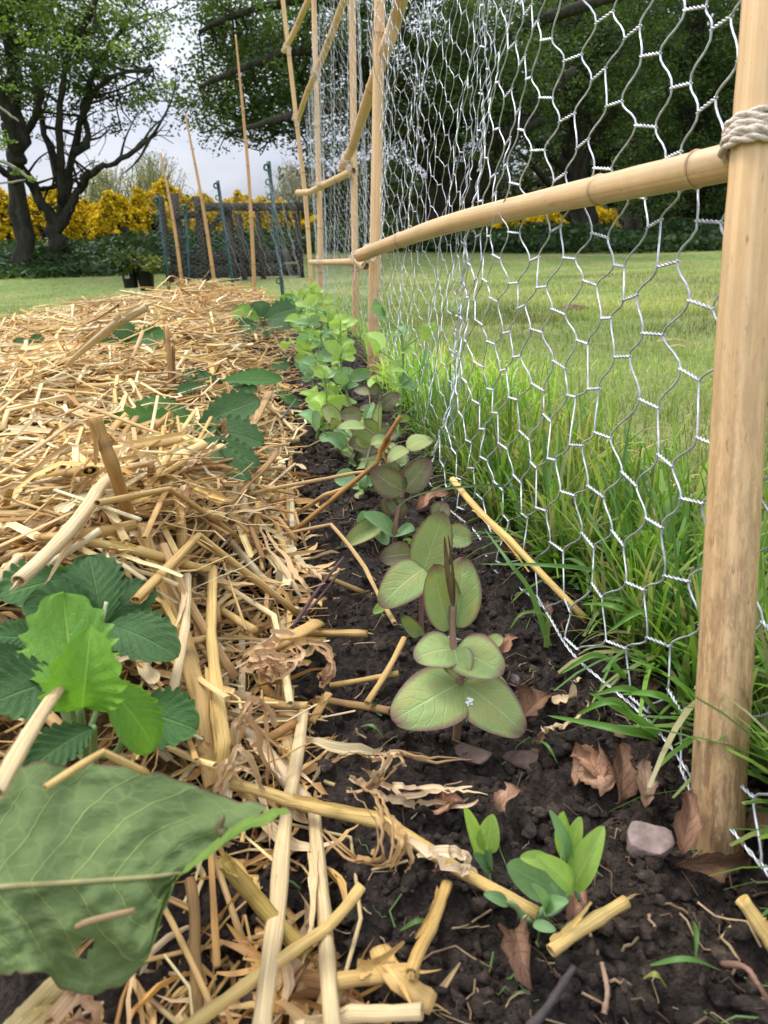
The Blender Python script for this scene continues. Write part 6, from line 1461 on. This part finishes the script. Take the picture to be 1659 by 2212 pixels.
pathp = np.vstack([ft[0], ft[1], ft[2], ft[3], [P_end[0]+.02, P_end[1]-.2, 0]])
cum = np.concatenate([[0], np.cumsum(np.linalg.norm(np.diff(pathp[:, :2], axis=0), axis=1))])
footP = lambda s: (float(np.interp(s, cum, pathp[:, 0])), float(np.interp(s, cum, pathp[:, 1])))
netting(footP, None, int(cum[-1]/.0235), 22, .0235, .0305, .0002, 'wire_netting', 'distant wire netting stretched between the green metal posts', seed=31, sides=3, wave=.01, seg=2, lean=lambda s, z: np.array([-.10*z, 0, .0]), colr=(1, 1, 1))
# fine dark green plastic net behind it
mbn = MB()
zt = .60
for s in np.arange(0, cum[1]+.25, .02):
    p = footP(min(s, cum[-1])); tube(mbn, np.array([[p[0], p[1]+.03, .0], [p[0]-.06, p[1]+.03, zt]]), .0005, 3, (1, 1, 1), cap=False)
for z in np.arange(.02, zt, .02):
    tube(mbn, np.array([[footP(s)[0]-.1*z, footP(s)[1]+.03, z] for s in np.linspace(0, cum[1]+.25, 30)]), .0005, 3, (1, 1, 1), cap=False)
tag(mbn.build('garden_net', MAT['post_green'], origin=(footP(0)[0], footP(0)[1], 0)), 'fine dark green garden net along the left part of the far pen', 'garden net')
def box_between(mb, a, b, wx, wy):
    a, b = np.asarray(a, float), np.asarray(b, float); T = nrm(b-a); n1 = nrm(np.cross(T, [0, 1, .001])) if abs(T[1]) < .9 else np.array([1.0, 0, 0]); n2 = np.cross(T, n1); V = []
    for p in (a, b): V += [p+n1*x_*wx/2+n2*y_*wy/2 for x_, y_ in ((-1, -1), (1, -1), (1, 1), (-1, 1))]
    mb.add(V, [[0, 1, 5, 4], [1, 2, 6, 5], [2, 3, 7, 6], [3, 0, 4, 7], [4, 5, 6, 7], [3, 2, 1, 0]])
Yf = 7.6
froot = empty('timber_fence', g0(500, Yf, 0), 'dark weathered timber fence with posts, one top rail and low boards behind the far netting', 'fence')
for u, vt, w in [(345, 425, .06), (376, 418, .065), (425, 425, .06), (492, 440, .06), (515, 462, .05), (556, 452, .045), (640, 440, .05)]:
    mb = MB(); x = pT(u, vt, Yf); z0 = float(lawnZ(x[0], Yf)); box_between(mb, (x[0], Yf, z0-.05), (x[0], Yf, x[2]), w, w); mb.build('post', MAT['timber'], froot, smooth=False)
for (u0, v0, u1, v1, h) in [(425, 447, 655, 447, .07), (372, 470, 430, 462, .06)]:
    mb = MB(); box_between(mb, pT(u0, v0, Yf, -.06), pT(u1, v1, Yf, -.06), h, .03); mb.build('rail', MAT['timber'], froot, smooth=False)
for k, vv in enumerate((560, 590)):
    mb = MB(); box_between(mb, pT(370, vv, Yf, .05), pT(655, vv-8, Yf, .05), .11, .025); mb.build('board', MAT['timber'], froot, smooth=False)
mb = MB(); box_between(mb, pT(432, 520, Yf, .01), pT(490, 452, Yf, .01), .05, .03); mb.build('brace', MAT['timber'], froot, smooth=False)
for (bu, bv, tu, tv, lab) in [(552, 630, 509, 75, 'tallest slim cane leaning left before the far netting'), (468, 642, 400, 245, 'middle slim cane leaning left before the far netting'), (397, 642, 347, 330, 'shortest slim cane leaning left before the far netting')]:
    b = on_lawn(bu, bv); b = b*1.0
    if bu == 552: b = atZ(552, 668, 0)
    t_ = atY(tu, tv, b[1]); dd = depth(b)
    bamboo([(b, dia(8.5, dd)), ((b+t_)/2+[.012, 0, 0], dia(7, dd)), (t_, dia(3.5, dd))], 'bamboo_cane', lab, 'slim canes of the far pen', nodes=(.18, .36, .55, .74), sides=10, col=BAM*np.array([.95, .82, .72]))
for u, v, lab, hgt in [(284, 622, 'left black plastic pot with a white label under the low shrub', .27), (319, 628, 'right black plastic pot under the low shrub', .25)]:
    b = S(u, v, 0, lawnZ); hgt = 44/F_PX*depth(b); root = empty('plant_pot', b, lab, 'plant pot', 'black plant pots'); r = 18/F_PX*depth(b); n = 24; a = np.linspace(0, 2*PI, n, endpoint=False); mb = MB()
    rings = [(r*.8, 0), (r, hgt*.88), (r*1.08, hgt*.89), (r*1.08, hgt), (r*.98, hgt), (r*.96, hgt*.85), (.001, hgt*.85)]
    V = np.concatenate([np.c_[b[0]+q*np.cos(a), b[1]+q*np.sin(a), np.full(n, b[2]+z)] for q, z in rings]); idx = np.arange(n*len(rings)).reshape(len(rings), n)
    mb.add(V, np.stack([idx[:-1], np.roll(idx[:-1], -1, 1), np.roll(idx[1:], -1, 1), idx[1:]], -1).reshape(-1, 4)); mb.build('pot_body', MAT['pot'], root)
    if u < 300:
        mb = MB(); box_between(mb, b+[0, -r*1.02, hgt*.45], b+[0, -r*1.02, hgt*.75], .03, .004); o = mb.build('plant_label', MAT['stem'], root, smooth=False)
        o.data.attributes['col'].data.foreach_set('color', np.tile(np.array([.6, .6, .6, 1], np.float32), 8))
    sh = empty('potted_shrub', b+[0, 0, hgt*.8], 'yellow green shrub growing in the right black pot' if u > 300 else 'dark thin shrub growing in the left black pot', 'shrub', 'potted shrubs'); r_ = np.random.default_rng(u); w = MB(); C = []
    for i in range(26):
        e = b+[0, 0, hgt*.8]+np.array([r_.normal(0, .065), r_.normal(0, .06), r_.uniform(.03, .10 if u > 300 else .13)]); tube(w, smoothpath([b+[0, 0, hgt*.8], b*.5+e*.5+[0, 0, .1], e], 6), .004, 4, (.12, .1, .06), cap=False); C.append(e+r_.normal(0, .022, (34, 3)))
    C = np.concatenate(C); cc = np.tile(np.array((.13, .16, .035) if u > 300 else (.05, .085, .025)), (len(C), 1))*r_.uniform(.6, 1.4, (len(C), 1)); l = MB(); V, Q, c = leaf_quads(C, .018, r_, .8, cc); l.add(V, Q, None, c); w.build('stems', MAT['stem'], sh); l.build('foliage', MAT['foliage'], sh, smooth=False)
# lawn litter
for u, v, r, c, lab in [(1240, 668, .05, (.14, .07, .035), 'red brown molehill scrape on the lawn seen through the netting')]:
    p = S(u, v, 0, lawnZ); V = ico3_v*(1+.3*vn(ico3_v[:, 0]*3, ico3_v[:, 1]*3, ico3_v[:, 2]*3, 5))[:, None]*np.array([r, r, r*.3]); mb = MB(); mb.add(V+p, None, ico3_f, c); tag(mb.build('bare_earth_patch', MAT['twig'], origin=p), lab, 'earth patch')
for u, v, u2, v2, lab in [(1420, 738, 1500, 742, 'pale straw scrap lying on the lawn beside the nearest cane'), (1440, 752, 1490, 754, 'second pale straw scrap lying lower on the lawn beside the nearest cane'), (700, 700, 760, 708, 'thin straw scrap lying on the grass behind the third cane')]:
    a, b = S(u, v, .012, lawnZ), S(u2, v2, .012, lawnZ); mb = MB(); ribbon(mb, smoothpath([a, (a+b)/2+[0, 0, .006], b], 10), .004, (0, -.3, 1), (.72, .58, .36), .2, .5, na=3); tag(mb.build('straw_scrap', MAT['husk'], origin=a), lab, 'straw')
# ------------------------------------------------------------------ sky and light
world = bpy.data.worlds.new('World'); SC.world = world; world.use_nodes = True
nt = world.node_tree; nt.nodes.clear()
out = nt.nodes.new('ShaderNodeOutputWorld'); bg = nt.nodes.new('ShaderNodeBackground')
SUN_EL, SUN_AZ = R(60), R(308)      # azimuth clockwise from +Y: high on the left, a little ahead
sky = nt.nodes.new('ShaderNodeTexSky'); sky.sky_type = 'NISHITA'; sky.sun_disc = False; sky.sun_elevation = SUN_EL; sky.sun_rotation = SUN_AZ; sky.air_density = 1.5; sky.dust_density = 3
tc = nt.nodes.new('ShaderNodeTexCoord'); sep = nt.nodes.new('ShaderNodeSeparateXYZ'); nt.links.new(tc.outputs['Generated'], sep.inputs[0])
mr = nt.nodes.new('ShaderNodeMapRange'); mr.inputs[1].default_value = 0; mr.inputs[2].default_value = 1; mr.inputs[3].default_value = .56; mr.inputs[4].default_value = 3.0
nt.links.new(sep.outputs[2], mr.inputs[0])
no = nt.nodes.new('ShaderNodeTexNoise'); no.inputs['Scale'].default_value = 2.6; no.inputs['Detail'].default_value = 6; no.inputs['Roughness'].default_value = .55
mp = nt.nodes.new('ShaderNodeMapping'); mp.inputs['Scale'].default_value = (1, 1, 3); nt.links.new(tc.outputs['Generated'], mp.inputs[0]); nt.links.new(mp.outputs[0], no.inputs['Vector'])
cr_ = nt.nodes.new('ShaderNodeValToRGB'); cr_.color_ramp.elements[0].position = .35; cr_.color_ramp.elements[1].position = .68
cr_.color_ramp.elements[0].color = (4.6, 5.0, 6.4, 1); cr_.color_ramp.elements[1].color = (8.2, 8.4, 9.2, 1)
nt.links.new(no.outputs[0], cr_.inputs[0])
vm = nt.nodes.new('ShaderNodeMix'); vm.data_type = 'RGBA'; vm.blend_type = 'MULTIPLY'; vm.inputs[0].default_value = 1
nt.links.new(cr_.outputs[0], vm.inputs[6]); nt.links.new(mr.outputs[0], vm.inputs[7])
mx = nt.nodes.new('ShaderNodeMix'); mx.data_type = 'RGBA'; mx.inputs[0].default_value = .88
nt.links.new(sky.outputs[0], mx.inputs[6]); nt.links.new(vm.outputs[2], mx.inputs[7])
nt.links.new(mx.outputs[2], bg.inputs[0]); bg.inputs[1].default_value = .10
nt.links.new(bg.outputs[0], out.inputs[0])
sun = bpy.data.lights.new('sun', 'SUN'); sun.energy = 2.2; sun.angle = R(16); sun.color = (1, .95, .87)
so = bpy.data.objects.new('sun', sun); COL.objects.link(so)
sd_ = Vector((math.sin(SUN_AZ)*math.cos(SUN_EL), math.cos(SUN_AZ)*math.cos(SUN_EL), math.sin(SUN_EL)))
so.rotation_euler = sd_.to_track_quat('Z', 'Y').to_euler()
SC.view_settings.view_transform = 'Standard'; SC.view_settings.look = 'None'; SC.view_settings.gamma = 1; SC.view_settings.exposure = .5
